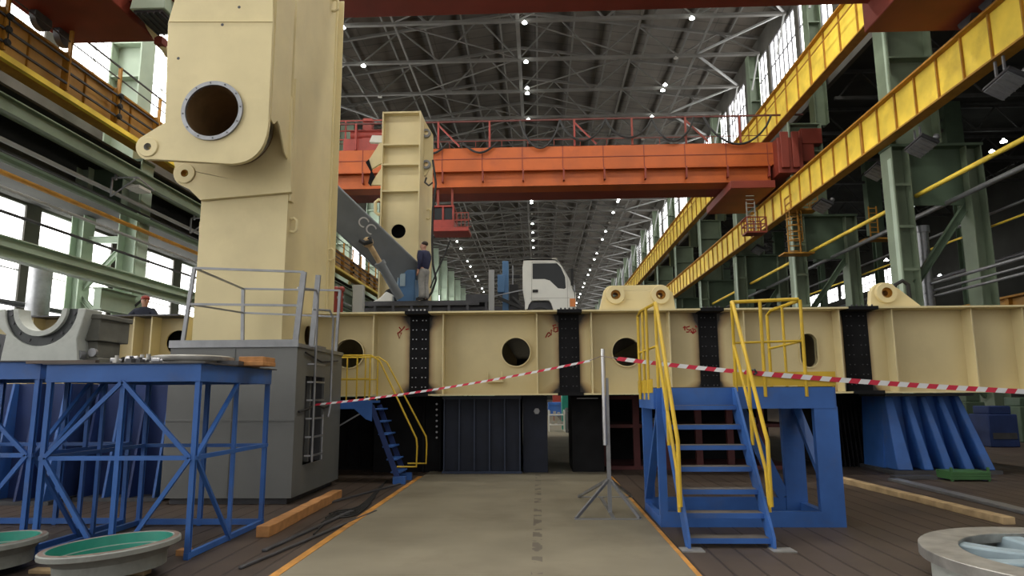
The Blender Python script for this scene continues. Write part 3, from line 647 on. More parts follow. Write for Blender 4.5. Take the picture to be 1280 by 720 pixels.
for px in (468, 554.5, 671, 739, 836, 929, 1048, 1114, 1213, 1277, 1345):
    x = X(px, 14.5, 410); m = MB(); m.box(x-.012, x+.012, 14.42, GY, zB, zT-.035); m.build('stiffener', cream2, t)
for j, (xj, hw) in enumerate(zip(JX, (.21,.22,.2,.26))):
    m = MB(); m.box(xj-hw,xj+hw,GY-.035,GY,zB+.02,zT-.05); m.box(xj-hw-.04,xj+hw+.04,14.27,14.75,zT-.06,zT+.012); m.box(xj-hw-.05,xj+hw+.05,14.33,14.75,zB-.05,zB+.02); m.build('splice_plate', black, t)
    m = MB()
    for r in range(8):
        z = zB+.15+r*(zT-zB-.3)/7
        for c in (-.68,-.32,.32,.68): m.cyl((xj+c*hw,GY-.035,z),(xj+c*hw,GY-.055,z),.013,6)
    for c in (-.8,-.4,0,.4,.8): m.cyl((xj+c*hw,14.35,zT),(xj+c*hw,14.35,zT+.05),.02,6)
    m.build('bolt_set', bolt_m if j < 1 else dksteel, t)
c = at(618, 477, GY); m = MB(); m.box(c.x-.16,c.x+.2,GY-.16,GY,c.z-.012,c.z+.012)
for dx in (-.15,.15): m.prism([(0,0),(.12,0),(0,.22)], (c.x+dx,GY,c.z),(0,-1,0),(0,0,1),(.02,0,0))
m.build('small_bracket', cream2, t)
red_mark = mat('red_marker', (.42,.035,.03), .6)
def scrawl(strokes, px, py, s, parent):
    m = MB()
    for st in strokes:
        m.tube([at(px+a*s, py+b*s, GY-.004) for a, b in st], .014, 4)
    m.build('red_handwriting', red_mark, parent)
scrawl([[(-5,6),(-3,13),(0,6),(-5,6)],[(-3,-1),(0,3),(4,-2)],[(0,3),(-3,5)],[(5,2),(9,1)]], 502, 410, 1, t)
scrawl([[(-7,9),(-4,3),(0,5),(-4,8)],[(-3,2),(0,6),(0,-1),(4,2),(3,-3)],[(6,-7),(2,-6),(4,-3),(8,-4),(8,1),(5,2)],[(9,-9),(11,-8),(10,-6)]], 689, 413, 1, t)
scrawl([[(-8,0),(-6,-2),(-5,-1)],[(-6,-2),(-6,3)],[(0,-2),(-4,-1),(-3,2),(0,2),(-1,5),(-4,5)],[(1,5),(5,5),(4,0),(1,2),(4,7)],[(6,1),(8,4),(4,7)],[(7,-3),(9,-1)]], 862, 410, 1, t)
# lugs on the girder
def lug(name, lab, outl, hls, Y, th, part_of):
    pts = [at(a, b, Y) for a, b in outl]; H = []
    for hx, hy, r in hls: c = at(hx, hy, Y); H.append(circ(c.x, c.z, r*Y/850, 28))
    m = MB(); m.prism([(p.x, p.z) for p in pts], (0,Y,0),(1,0,0),(0,0,1),(0,th,0), H); o = m.build(name, cream2, part_of, .01)
    for hx, hy, r in hls:
        c = at(hx, hy, Y); R = r*Y/850; b = MB(); b.lathe([(R,-.10),(R*1.9,-.10),(R*1.95,-.07),(R*1.95,.0)], (c.x,Y,c.z), 'y', 32); b.build('lug_boss', cream2, part_of)
        b = MB(); b.lathe([(R,-.09),(R,.3),(R*.55,.3),(R*.55,-.02),(R,-.02)], (c.x,Y,c.z), 'y', 24); b.build('lug_bush', run_o, part_of)
    return o
def arc(cx, cy, r, a0, a1, n=9): return [(cx+r*math.cos(math.radians(a0+(a1-a0)*i/(n-1))), cy-r*math.sin(math.radians(a0+(a1-a0)*i/(n-1)))) for i in range(n)]
lug('lug_plate', '', [(749,389),(755,363)] + arc(765,368,11,150,90,5) + arc(826,368,12,90,30,5) + [(841,366),(845,389)], [(769,369,6),(825,369,6)], 14.95, .14, t)
lug('lug_plate', '', [(1088,385),(1089,364)] + arc(1104,368,15,165,45,8) + [(1122,360),(1152,383),(1152,386)], [(1106,366.5,6.5)], 14.95, .16, t)
m = MB(); c = at(1140,383,15.1); m.tube([at(px,py,15.3) for px,py in ((1116,372),(1119,356),(1128,351),(1135,356),(1137,372),(1138,386))],.045,8); m.build('bent_hose', cable, t)
# left continuation of the girder
t = thing('side_girder', 'cream ribbed girder left of the big tower, behind the bearing housing', 'girder', (-10, GY, zB))
lx0, lx1 = -17, X(243, GY)-.15
c = at(222, 428, GY)
m = MB(); m.prism([(lx0,zB),(lx1,zB),(lx1,zT-.04),(lx0,zT-.04)], (0,GY,0),(1,0,0),(0,0,1),(0,.05,0), [circ(c.x,c.z,.27,28)]); m.build('web', web_m, t)
m = MB(); m.box(lx0,lx1,14.3,15.3,zT-.035,zT); m.build('top_flange', dksteel, t)
m = MB(); m.box(lx0,lx1,14.36,15.3,zB-.035,zB); m.build('bottom_flange', cream2, t)
m = MB(); m.box(lx0,lx1,15.24,15.3,zB,zT-.035); m.build('hole_shade_backing', black, t)  # black sheet added behind the web so its hole looks shaded
for px in (45, 90, 133, 171, 193, 234):
    x = X(px, 14.5, 410); m = MB(); m.box(x-.015, x+.015, 14.38, GY, zB, zT-.035); m.build('stiffener', cream2, t)
# deck behind the girder
t = thing('assembly_deck', 'dark steel deck on top of the cream girder carrying truck and towers', 'deck', (1, 20, zT-.3))
m = MB(); m.box(-4.9,11,15.3,28.5,zT-.3,zT-.02); m.box(-4.9,11,28.4,28.5,zB+.6,zT-.3); m.box(-6.6,-4.9,16.5,28.5,zT-.3,zT-.02); m.build('deck_plate', dksteel, t)
m = MB()
for k in range(9): m.box(-4.8+k*1.9,-4.7+k*1.9,15.4,28.3,zB+.6,zT-.3)
m.build('cross_beams', cream2, t)['kind'] = 'stuff'
m = MB(); m.box(-17,-6.75,15.35,17.5,2.24,2.31)
for x in (-16,-12,-8): m.box(x,x+.15,17.3,17.45,0,2.2)
tag(m.build('inner_walkway', dksteel), 'narrow steel gallery behind the left girder where the capped worker stands', 'gallery')

# ------------------------------------------------------------------ near tower
TF = 13.45
xL, xR = X(246, TF, 333), X(353, TF, 400); TR = 16.4; TT = 12.0
t = thing('cream_tower', 'huge cream steel tower with a round bored head, rising out of the picture at left', 'tower', ((xL+xR)/2, 14.9, 0))
bc = at(266, 139, 12.3)              # bore centre
br = 37*12.3/850
bc2 = Vector((bc.x, TF, bc.z))
m = MB(); m.prism([(xL,0),(xR,0),(xR,TT),(xL,TT)], (0,TF,0),(1,0,0),(0,0,1),(0,.05,0), [circ(bc.x,bc.z,br*1.05,48)]); m.build('front_plate', cream, t, .006)
c = (15.05, 1.65+(495-418)/850*14.9)
m = MB(); m.prism([(TF+.05,0),(TR,0),(TR,TT),(TF+.05,TT)], (xR-.05,0,0),(0,1,0),(0,0,1),(.05,0,0), [circ(c[0],c[1],.27,24,ry=.24)]); m.build('side_plate', cream, t)
m = MB(); m.prism([(TF+.05,0),(TR,0),(TR,TT),(TF+.05,TT)], (xL,0,0),(0,1,0),(0,0,1),(.05,0,0)); m.box(xL,xR,TR-.05,TR,0,TT); m.build('rear_plate', cream, t)
m = MB(); a = X(363,TF,150); m.box(xR,xR+.05,TF+.02,TF+.22,1.65+(495-240)/850*TF,1.65+(495-70)/850*TF); m.build('edge_strip', cream2, t)
m = MB(); m.box(xR,xR+.03,TR-.25,TR-.22,3.6,TT); m.box(xR-.02,xR+.12,TR,TR+.04,3.6,TT); m.build('rear_rib', cream2, t)
def P2(pts, Y): return [(at(a, b, Y).x, at(a, b, Y).z) for a, b in pts]
# front head plate with bore and lug
Y1p = 12.3
def bez(p0, p1, p2, n=8): return [((1-s)**2*p0[0]+2*s*(1-s)*p1[0]+s*s*p2[0], (1-s)**2*p0[1]+2*s*(1-s)*p1[1]+s*s*p2[1]) for s in [i/n for i in range(n+1)]]
outl = [(341,-60),(341,28),(335.5,155)] + bez((335,158),(330,203),(290,205),8) + [(190,199)] + arc(185,184,15.5,260,130,9)[0:] + [(206,153),(210,28),(236,-60)]
hl = arc(185.3,184,5,0,352,12)
bore = [(a, b) for a, b in circ(bc.x, bc.z, br, 48)]
m = MB(); m.prism(P2(outl, Y1p), (0,Y1p,0),(1,0,0),(0,0,1),(0,.10,0), [bore, P2(hl, Y1p)]); m.build('head_plate', cream, t, .008)
m = MB(); c1, c2_ = at(211,27,Y1p-.01), at(341,27,Y1p-.01); m.bar(c1+Vector((0,0,0)), c2_, .02, .012); m.build('bend_highlight', cream2, t)  # thin bar stands in for the highlight along the plate's bend
hx0, hx1, hb = at(214,60,Y1p).x, at(340,100,Y1p).x-.02, at(330,150,Y1p).z
jag = [(Y1p+.1,hb+.05),(Y1p+.25,hb+.02),(Y1p+.42,hb+.16),(Y1p+.55,hb+.10),(Y1p+.7,hb-.12),(Y1p+.86,hb-.34),(TF-.1,hb-.42),(TF-.1,TT-.5),(Y1p+.1,TT-.5)]
m = MB(); m.prism(jag, (hx1-.03,0,0),(0,1,0),(0,0,1),(.03,0,0)); m.build('head_side_plate', cream, t)
m = MB(); m.prism([(Y1p+.1,hb),(TF-.1,hb),(TF-.1,TT-.5),(Y1p+.1,TT-.5)], (hx0,0,0),(0,1,0),(0,0,1),(.03,0,0)); m.build('head_side_plate', cream, t)
# second plate in the plane of the column
outl2 = [(364,240),(364,120),(215,120),(214,190)] + arc(232,217,15.5,150,240,7) + bez((236,236),(244,244),(250,250),3)
hl2 = arc(231.5,217,5,0,352,12)
m = MB(); m.prism(P2(outl2, TF-.1), (0,TF-.10,0),(1,0,0),(0,0,1),(0,.10,0), [P2(hl2, TF-.1), circ(bc.x,bc.z,br*1.05,48)]); m.build('rear_head_plate', cream, t, .008)
# drum between both plates
rd = br*1.38
m = MB(); m.lathe([(rd,.1),(rd,TF-.1-Y1p)], (bc.x+.05,Y1p,bc.z), 'y', 56); m.build('drum_shell', mat('drum_brown', (.20,.11,.06), .5, vary=.3, scale=3), t)
m = MB(); m.lathe([(rd*1.0,-.0),(rd*1.03,0),(rd*1.03,.1),(rd,.1)], (bc.x+.05,TF-.28,bc.z), 'y', 56); m.build('drum_band', steel, t)
m = MB(); m.lathe([(br*.985,-.05),(br*1.13,-.05),(br*1.13,.03),(br*.985,.03)], (bc.x,Y1p,bc.z), 'y', 64, True); fl = m.build('bore_flange', galv, t)
m = MB()
for k in range(12):
    th = 2*math.pi*k/12+.1; m.cyl((bc.x+br*1.06*math.cos(th),Y1p-.05,bc.z+br*1.06*math.sin(th)),(bc.x+br*1.06*math.cos(th),Y1p-.062,bc.z+br*1.06*math.sin(th)),.014,8)
o = m.build('flange_bolts', dksteel, fl); o.matrix_parent_inverse = Matrix.Identity(4); o['kind'] = 'stuff'
fl_fix = [(fl, o)]
m = MB(); m.lathe([(br*.985,.0),(br*.985,TF+.6-Y1p),(0,TF+.6-Y1p)], (bc.x,Y1p,bc.z), 'y', 48); m.build('bore_lining', mat('bore_brown', (.24,.15,.07), .35, .2, vary=.3, scale=2), t)
for (px, py, Y) in ((185.3,184,Y1p),(231.5,217,TF-.1)):
    c = at(px, py, Y); R = 5*Y/850
    m = MB(); m.lathe([(R,-.03),(R*2.6,-.03),(R*2.75,-.02),(R*2.75,0)], c, 'y', 32); m.build('lug_boss', cream2, t)
    m = MB(); m.lathe([(R,-.032),(R,.1),(R*.6,.1),(R*.6,-.0),(R*.85,-.032)], c, 'y', 24); m.build('lug_bush', steel if px < 200 else run_o, t)
# lifting eyes
def eye(p, axis, s=1.0, parent=None, mm=cream2):
    p = Vector(p); u = Vector(axis).normalized(); pts = [(u*.0)+p-Vector((0,0,.13*s)), p+u*.07*s-Vector((0,0,.15*s)), p+u*.13*s-Vector((0,0,.10*s)), p+u*.13*s+Vector((0,0,.10*s)), p+u*.07*s+Vector((0,0,.15*s)), p+Vector((0,0,.13*s))]
    m = MB(); m.tube(pts, .032*s, 8); m.build('lifting_eye', mm, parent)
eye((xL, TF+.3, at(242,284,TF+.3).z), (-1,0,0), 1, t)
eye((xR+.02, TF+.15, at(361,281,TF+.1).z), (1,0,0), 1, t); eye((xR, TR-.15, at(412,320,TR).z), (1,0,0), 1, t)
eye((xR, TR-.6, at(400,10,TR-.5).z), (1,0,0), 1.1, t)
c = at(383,60,15); 
m = MB()
for (px, py, Y) in ((223,73,Y1p),(299,9,Y1p),(278,31,Y1p)): c = at(px,py,Y); m.cyl((c.x,Y-.006,c.z),(c.x,Y-.001,c.z),.03,10)
m.build('plug', dksteel, t)

# ------------------------------------------------------------------ second tower on the deck
SY = 24.0
t = thing('cream_tower', 'second cream tower standing on the deck behind the crane boom and the man', 'tower', (at(500,380,SY).x, SY+1.3, zT))
sL, sR = X(476,SY,250), X(523.5,SY,250); sT = Z(139,SY,500); sRr = SY+3.0
wY = SY+.28
hh = [circ(at(498,289,wY).x, at(498,289,wY).z, .27, 24), circ(at(494,345,wY).x, at(494,345,wY).z, .24, 24, ry=.36)]
m = MB(); m.prism([(sL,zT),(sR,zT),(sR,sT),(sL,sT)], (0,wY,0),(1,0,0),(0,0,1),(0,.04,0), hh); m.build('front_web', cream2, t)
m = MB(); m.box(sL-.02,sL+.03,SY,sRr,zT,sT); m.build('side_flange', cream2, t)
m = MB(); m.box(sR-.03,sR+.02,SY,sRr,zT,sT); m.build('side_flange', cream2, t)
m = MB(); m.box(sL,sR,sRr-.05,sRr,zT,sT); m.build('rear_plate', dksteel, t)
m = MB(); m.box(sL+.04,sR-.04,wY+.5,wY+.53,zT,sT-.1); m.build('shade_sheet', black, t)  # dark sheet added to shade the inside of the front holes
for py in (180, 205, 238, 140):
    z = at(498,py,SY).z; m = MB(); m.box(sL+.03,sR-.03,SY+.02,wY,z-.03,z+.03); m.build('cross_rib', cream2, t)
m = MB(); m.prism(P2([(523,139),(531,151),(541,168),(541,205),(532,219),(523,222)], SY+.9), (0,SY+.9,0),(1,0,0),(0,0,1),(0,.12,0), [P2(arc(533,167,3.2,0,350,12),SY+.9), P2(arc(533,206,3.2,0,350,12),SY+.9)]); m.build('bolted_gusset', cream, t)
for py in (167,206): m = MB(); c = at(533,py,SY+.9); R = 3.2*SY/850; m.lathe([(R,-.08),(R*1.9,-.08),(R*2,0)], c, 'y', 20); m.build('gusset_boss', galv, t)
m = MB(); m.prism(P2([(478,172),(470,186),(459,203),(463,212),(478,203)], SY+.5), (0,SY+.5,0),(1,0,0),(0,0,1),(0,.12,0))
m.prism(P2([(478,208),(466,226),(461,231),(478,231)], SY+.5), (0,SY+.5,0),(1,0,0),(0,0,1),(0,.12,0)); m.build('torn_side_plate', cream2, t)
m = MB(); m.prism(P2([(461,199),(457,203),(463,214),(465,212)], SY+.46), (0,SY+.46,0),(1,0,0),(0,0,1),(0,.1,0)); m.prism(P2([(464,212),(460,229),(463,232),(468,220)], SY+.46), (0,SY+.46,0),(1,0,0),(0,0,1),(0,.1,0)); m.build('scorched_edge', black, t)
m = MB(); c = at(467,174,SY+.5); m.prism([(c.x-.15,c.z-.12),(c.x+.35,c.z-.16),(c.x+.35,c.z+.12),(c.x-.05,c.z+.14)], (0,SY+.45,0),(1,0,0),(0,0,1),(0,.2,0)); m.build('side_lug', white, t)
for (px, py) in ((475,258),(475,262)): pass
eye((sL-.02, SY+.3, at(473,256,SY).z), (-1,0,0), 1.9, t); eye((sR+.02, SY+1.6, at(532,268,SY+1.6).z), (1,0,0), 1.3, t)
m = MB(); pts = [at(px,py,SY-.2) for px,py in ((541,200),(545,230),(541,262),(540,300),(541,330),(545,350),(540,365),(532,376))]; m.tube(pts,.04,6)
m.tube([at(px,py,SY-.2) for px,py in ((533,222),(531,228),(536,232),(541,228))],.035,6); m.tube([at(px,py,SY-.3) for px,py in ((563,300),(556,318),(545,342),(538,360))],.03,6)
tag(m.build('hanging_cable', cable), 'black cable hanging down the right edge of the second cream tower', 'cable')
o = MB(); 

# ------------------------------------------------------------------ grey cabin with railing
bx0, bx1, by0, by1, bz = -5.95, X(369,10.8,500), 10.8, 13.3, 2.47
t = thing('machine_cabin', 'grey sheet metal control cabin with a pipe ladder and roof railing', 'cabin', ((bx0+bx1)/2, 12, 0))
m = MB(); m.box(bx0,bx1,by0,by0+.04,.12,bz); m.box(bx0,bx0+.04,by0+.04,by1,.12,bz); m.box(bx0,bx1,by1-.04,by1,.12,bz)
# right face with the recessed doorway
dy0, dy1, dz0, dz1 = 11.25, 12.25, .55, 2.0
m.prism([(by0+.04,.12),(by1-.04,.12),(by1-.04,bz),(by0+.04,bz)], (bx1-.04,0,0),(0,1,0),(0,0,1),(.04,0,0), [[(dy0,dz0),(dy1,dz0),(dy1,dz1),(dy0,dz1)]])
m.box(bx0,bx1,by0,by1,bz-.04,bz); m.box(bx0,bx1,by0,by1,.10,.14); m.build('cabin_shell', grey, t)
m = MB(); m.box(bx0-.02,bx1+.02,by0-.03,by0,bz-.02,bz+.10); m.box(bx1,bx1+.03,by0,by1,bz-.02,bz+.04); m.build('roof_kerb', galv, t)
m = MB(); m.box(bx0,bx1,by0-.012,by0,1.28,1.31); m.box(-4.9,-4.88,by0-.012,by0,.12,bz-.04); m.build('sheet_seam', grey, t)
m = MB(); m.box(bx1-.3,bx1-.26,dy0,dy1,dz0,dz1); m.box(bx1-.26,bx1-.04,dy0-.02,dy0,dz0,dz1); m.box(bx1-.26,bx1-.04,dy1,dy1+.02,dz0,dz1); m.build('doorway_recess', dksteel, t)
m = MB(); m.box(bx1-.2,bx1-.14,dy1-.35,dy1-.28,dz0,dz1); m.box(bx1-.2,bx1-.14,dy0+.05,dy0+.1,dz0,dz1); m.build('recess_panel', grey, t)
m = MB()
for z in (.2,): m.box(bx0+.1,bx1-.1,by0+.1,by1-.1,0,.12)
m.build('plinth', dksteel, t)
m = MB()
for k in range(7):
    z = .7+k*.3
    m.bar((bx1+.12,11.35,z),(bx1+.12,11.85,z),.03)
    m.bar((bx1,11.32,z),(bx1+.12,11.35,z),.025)
m.tube([(bx1+.12,11.35,.6),(bx1+.12,11.35,3.35),(bx1+.10,11.3,3.45),(bx1-.15,11.1,3.46)],.022,8)
m.tube([(bx1+.12,11.85,.6),(bx1+.12,11.85,1.35)],.02,8)
m.tube([(bx1+.12,12.15,1.3),(bx1+.14,12.2,1.5),(bx1+.14,12.2,3.05),(bx1+.1,12.1,3.2),(bx1-.15,11.9,3.2)],.022,8)
m.build('pipe_ladder', galv, t)
m = MB(); m.tube([(bx1+.03,10.9,1.42),(bx1+.05,11.2,1.45),(bx1+.06,11.6,1.52),(bx1+.05,12.1,1.46),(bx1+.04,12.5,1.5)],.02,6); m.tube([(bx1+.03,11.1,2.38),(bx1+.05,11.9,2.26),(bx1+.04,12.9,2.33)],.015,6); m.build('cable', cable, t)
def gp(px, py, Y): return at(px, py, Y)
A, Bp, Cp, D = (gp(243,335,10.85), gp(228,430,10.85)), (gp(380,340,10.85), gp(369,428,10.85)), (gp(304,361,13.1), gp(304,424,13.1)), (gp(425,363,13.1), gp(420,432,13.1))
for p, q, w_ in ((*A,.06),(*Bp,.09),(*Cp,.06),(*D,.05),(gp(398,344,12.1),gp(389,434,12.1),.09)):
    q = Vector((q.x, q.y, bz)); m = MB(); m.bar(p, q, w_, .05, (0,1,0)); m.build('railing_post', galv, t)
m = MB()
def lerp(p, q, s): return p+(q-p)*s
for s in (0, .48):
    a, b, c_, d = lerp(*A,s), lerp(*Bp,s), lerp(*Cp,s), lerp(*D,s)
    m.bar(a,b,.035); m.bar(a,c_,.03); m.bar(c_,d,.035)
m.build('railing_bars', galv, t)

# ------------------------------------------------------------------ blue welded table and neighbours
def table(x0, x1, y0, y1, z, lab, right=True):
    t = thing('steel_table', lab, 'table', ((x0+x1)/2, (y0+y1)/2, 0), None)
    m = MB(); m.box(x0-.03,x1+.05,y0-.03,y1+.05,z-.015,z); m.build('top_plate', dksteel, t)
    m = MB(); h = .19
    for ya in (y0, y1-.06): m.box(x0,x1,ya,ya+.06,z-.015-h,z-.015)
    for xa in (x0, x1-.06): m.box(xa,xa+.06,y0,y1,z-.015-h,z-.015)
    m.build('top_frame', blue, t)
    zc_ = z-.2; zm_ = z*.505; xm = (x0+x1)/2; ym = (y0+y1)/2; L_ = .052
    for xa in (x0+.035, xm, x1-.035):
        for ya in (y0+.035, y1-.035):
            m = MB(); m.ibar((xa,ya,0),(xa,ya,zc_),L_,L_,.012,(0,1,0)); m.build('leg', blue, t)
    for xa in (x0+.035, x1-.035):
        m = MB(); m.bar((xa,ym,0),(xa,ym,zc_),L_*.8); m.build('leg', blue, t)
    m = MB()
    for ya in (y0+.03, y1-.03):
        m.bar((x0,ya,zm_),(x1,ya,zm_),.05,.045)
    for xa in (x0+.03, x1-.03): m.bar((xa,y0,zm_),(xa,y1,zm_),.045)
    m.bar((x0,y1-.04,.05),(x1,y1-.04,.05),.05,.07); m.bar((x1-.035,y0,.04),(x1-.035,y1,.04),.05,.06); m.bar((x0+.035,y0,.04),(x0+.035,y1,.04),.05,.06)
    m.build('tie_bars', blue, t)
    m = MB(); ya = y0+.005
    m.bar((xm,ya,zc_),(x0+.06,ya,zm_),.045,.03,(0,1,0)); m.bar((xm,ya,zc_),(x1-.06,ya,zm_),.045,.03,(0,1,0))
    m.bar((x0+.06,ya,zm_),(xm-.1,ya,.02),.045,.03,(0,1,0)); m.bar((x1-.06,ya,zm_),(xm+.1,ya,.02),.045,.03,(0,1,0))
    for xa in (x0+.02, x1-.02):
        m.bar((xa,ym,zc_),(xa,y0+.05,zm_),.03,.045,(1,0,0)); m.bar((xa,y0+.05,zm_),(xa,ym,.02),.03,.045,(1,0,0))
    m.build('cross_braces', blue, t)
    return t
tx1 = X(245,7.2,560)
table(-5.32, tx1, 7.2, 9.15, 2.03, 'blue welded steel table with braced legs, carrying the metal ring')
table(-7.4, -5.5, 7.35, 9.2, 2.07, 'blue steel table at the left picture edge under the bearing housing')
zt1 = 2.03
# ring on the table
c = Vector((-4.18, 8.1, zt1)); m = MB(); m.lathe([(.30,.05),(.46,.05),(.47,.065),(.47,.10),(.42,.115),(.32,.115),(.30,.10)], c, 'z', 48, True)
m.lathe([(.28,.0),(.40,.0),(.40,.05),(.28,.05)], c, 'z', 48, True)
tag(m.build('metal_ring', steel), 'flat machined metal ring lying on the blue table', 'ring')
m = MB(); m.box(-3.88,-3.55,7.95,8.6,zt1+.0,zt1+.05); tag(m.build('rusty_plate', dksteel), 'thin dark plate beside the metal ring on the blue table', 'plate')
a = at(296,457,8.1); m = MB(); m.box(a.x,a.x+.32,8.1,8.5,zt1,zt1+.055); m.box(a.x+.01,a.x+.31,8.12,8.5,zt1+.055,zt1+.11)
tag(m.build('timber_block', wood_o, None, .006), 'orange brown timber block on the right end of the blue table', 'timber block')
rnd = random.Random(4)
for k in range(16):
    x = at(153+k*3.1,440,7.5).x; y = 7.3+rnd.random()*.25; s = .03+rnd.random()*.022; m = MB(); kind = k % 3
    z = zt1
    if kind == 0: m.cyl((x-s,y,z+s),(x+s*1.5,y+.02,z+s),s,12); m.cyl((x+s*1.5,y+.02,z+s),(x+s*2.2,y+.03,z+s),s*.55,10)
    elif kind == 1: m.lathe([(s*.5,0),(s*1.2,0),(s*1.2,s),(s*.5,s)],(x,y,z),'z',6,True); m.cyl((x,y,z+s),(x,y,z+s*1.5),s*.45,8)
    else: m.cyl((x,y,z),(x,y,z+s*.8),s*1.1,6); m.cyl((x,y,z+s*.8),(x,y,z+s*2.2),s*.5,10)
    tag(m.build(('pipe_fitting','hex_nut','bolt')[kind], (bolt_m, dksteel, steel)[k % 3], None), ('small dull pipe fitting','small dark hex nut','small upright steel bolt')[kind] + ' in the heap on the blue table', ('pipe fitting','nut','bolt')[kind], ('pipe fittings','hex nuts','bolts')[kind] + ' heaped on the blue table')
a = at(157,439,8.0); m = MB(); m.lathe([(.03,-.025),(.055,-.025),(.055,.025),(.03,.025)], (a.x,8.0,zt1+.055), 'y', 20, True); tag(m.build('rubber_ring', rubber), 'small black rubber ring standing at the left of the fittings heap', 'ring')
# bearing housing
HY = 7.75; zs = HY/850; c = at(52,386,HY); c.z -= .0; zb_ = 2.07
t = thing('bearing_housing', 'pale cast half bearing housing with dark semicircular cradle on the left table', 'bearing housing', (c.x, HY+.3, zb_))
def half(r, a0=math.pi, a1=2*math.pi, n=24): return [(c.x+r*math.cos(a0+(a1-a0)*i/(n-1)), c.z+r*math.sin(a0+(a1-a0)*i/(n-1))) for i in range(n)]
R1, R2, R3 = .265, .325, .44
body = [(c.x-R3-.10,c.z+.0)] + [(c.x-R3,c.z)] + half(R3) + [(c.x+R3+.10,c.z),(c.x+R3+.06,c.z-.2),(c.x+R3+.02,c.z-.36),(c.x+R3+.06,zb_),(c.x-R3+.0,zb_),(c.x-R3+.04,c.z-.3),(c.x-R3-.08,c.z-.2)]
m = MB(); m.prism(body, (0,HY,0),(1,0,0),(0,0,1),(0,.32,0)); m.build('housing_body', cast, t, .01)
m = MB(); m.prism(half(R3)+half(R2)[::-1], (0,HY+.03,0),(1,0,0),(0,0,1),(0,.2,0)); m.build('dark_shell', cast_d, t)
m = MB(); m.prism(half(R2)+half(R1)[::-1], (0,HY-.02,0),(1,0,0),(0,0,1),(0,.2,0)); m.build('liner_ring', cast, t)
m = MB()
for a_ in (188,205,228,250,290,312,335,352): 
    th = math.radians(a_); x, z = c.x+.385*math.cos(th), c.z+.385*math.sin(th); m.cyl((x,HY+.03,z),(x,HY+.02,z),.018 if a_ not in (188,352) else .026,10)
m.build('bolt_heads', dksteel, t)['kind'] = 'stuff'
t = thing('gear_bracket', 'grey machined bracket block beside the bearing housing on the left table', 'machine part', (-5.0, 8.0, zt1+.0))
x = X(106,8.0,420); m = MB(); m.box(x,x+.24,7.9,8.5,zt1+.3,zt1+.62); m.box(x-.02,x+.27,7.88,8.52,zt1+.56,zt1+.62); m.box(x+.04,x+.2,7.95,8.4,zt1+.1,zt1+.3); m.box(x,x+.26,7.9,8.5,zt1,zt1+.1); m.build('block_body', mat('bracket_cast', (.13,.13,.11), .6, vary=.2, scale=5), t, .01)
m = MB(); m.lathe([(0,-.1),(.07,-.1),(.07,0),(.04,0),(.04,.04),(0,.04)], (x+.06,7.88,zt1+.12), 'y', 18); m.cyl((x+.2,7.86,zt1+.16),(x+.2,7.9,zt1+.16),.05,14); m.build('shaft_end', galv, t)
m = MB(); m.box(-5.6,-4.82,7.25,7.32,zt1,zt1+.035); tag(m.build('loose_plate', mat('oiled_plate',(.10,.075,.06),.4,.2,vary=.3,scale=4)), 'long thin brown plate at the front edge of the blue table', 'plate')
m = MB(); m.lathe([(.05,-.1),(.15,-.1),(.15,.1),(.05,.1)], (X(2,7.9,415),7.95,2.27), 'y', 24, True); m.box(X(2,7.9,415)-.2,X(2,7.9,415)+.1,7.9,8.1,2.07,2.13); tag(m.build('dark_roller', dksteel), 'dark roller at the left picture edge beside the bearing housing', 'roller')
# ------------------------------------------------------------------ supports below the girder
def crate(x0, x1, y0, y1, z1, lab, mm, ribs, mrib=None, name='support_stand'):
    t = thing(name, lab, 'support', ((x0+x1)/2, (y0+y1)/2, 0))
    m = MB(); m.box(x0,x1,y0+.08,y1,.0,z1); m.build('body', mm, t)
    m = MB(); m.box(x0-.04,x1+.04,y0-.02,y0+.08,z1-.07,z1); m.box(x0-.04,x1+.04,y0-.02,y0+.08,0,.07); m.build('rim', mrib or mm, t)
    m = MB()
    for i in range(ribs+1): x = x0+(x1-x0)*i/ribs; m.box(x-.014,x+.014,y0,y0+.08,.07,z1-.07)
    m.build('ribs', mrib or mm, t)['kind'] = 'stuff'
    return t
SZ = zB-.045
navy2 = mat('navy_rib', (.03,.042,.075), .5, vary=.15)
t = crate(X(556,14.9), X(649,14.9), 14.9, 17.5, SZ, 'navy ribbed steel support under the girder, left of the gap', navy, 5, navy2)
t = thing('support_stand', 'plain dark navy steel box with a round badge beside the bright gap', 'support', (-.1,16,0))
m = MB(); m.box(X(649,14.9)+.06,X(683,15.2),15.1,17.5,0,SZ); m.build('body', navy, t, .01)
c = at(671,514,15.1); m = MB(); m.lathe([(0,-.012),(.065,-.012),(.075,0),(0,0)], (c.x,15.1,c.z), 'y', 6); m.build('badge', galv, t)
t = thing('support_stand', 'black steel support with a column of bolts between the small stair and the navy support', 'support', (-3,16,0))
m = MB(); m.box(X(470,15.4),X(553,15.4),15.4,17.5,0,SZ); m.box(X(530,15.4),X(533,15.4),15.3,15.4,0,SZ); m.box(X(553,15.4)-.05,X(553,15.4),15.3,15.4,0,SZ); m.build('body', black, t)
m = MB()
for k in range(7): c = at(546,505+k*7,15.4); m.cyl((c.x,15.4,c.z),(c.x,15.37,c.z),.022,8)
m.build('bolt_column', bolt_m, t)['kind'] = 'stuff'
crate(-5.0, X(468,15.9), 15.9, 18, SZ, 'black ribbed block added to darken the space behind the small blue stair', black, 4)  # dark filler block added to keep the space under the girder black
t = thing('support_stand', 'wide black steel box right of the bright gap under the girder', 'support', (1.2,18,0))
m = MB(); m.box(X(713,15.2),X(752,15.2),15.2,17,0,SZ-.0); m.box(X(713,15.2)+.0,X(752,15.2),15.14,15.2,SZ-.12,SZ-.05); m.build('body', black, t, .01)
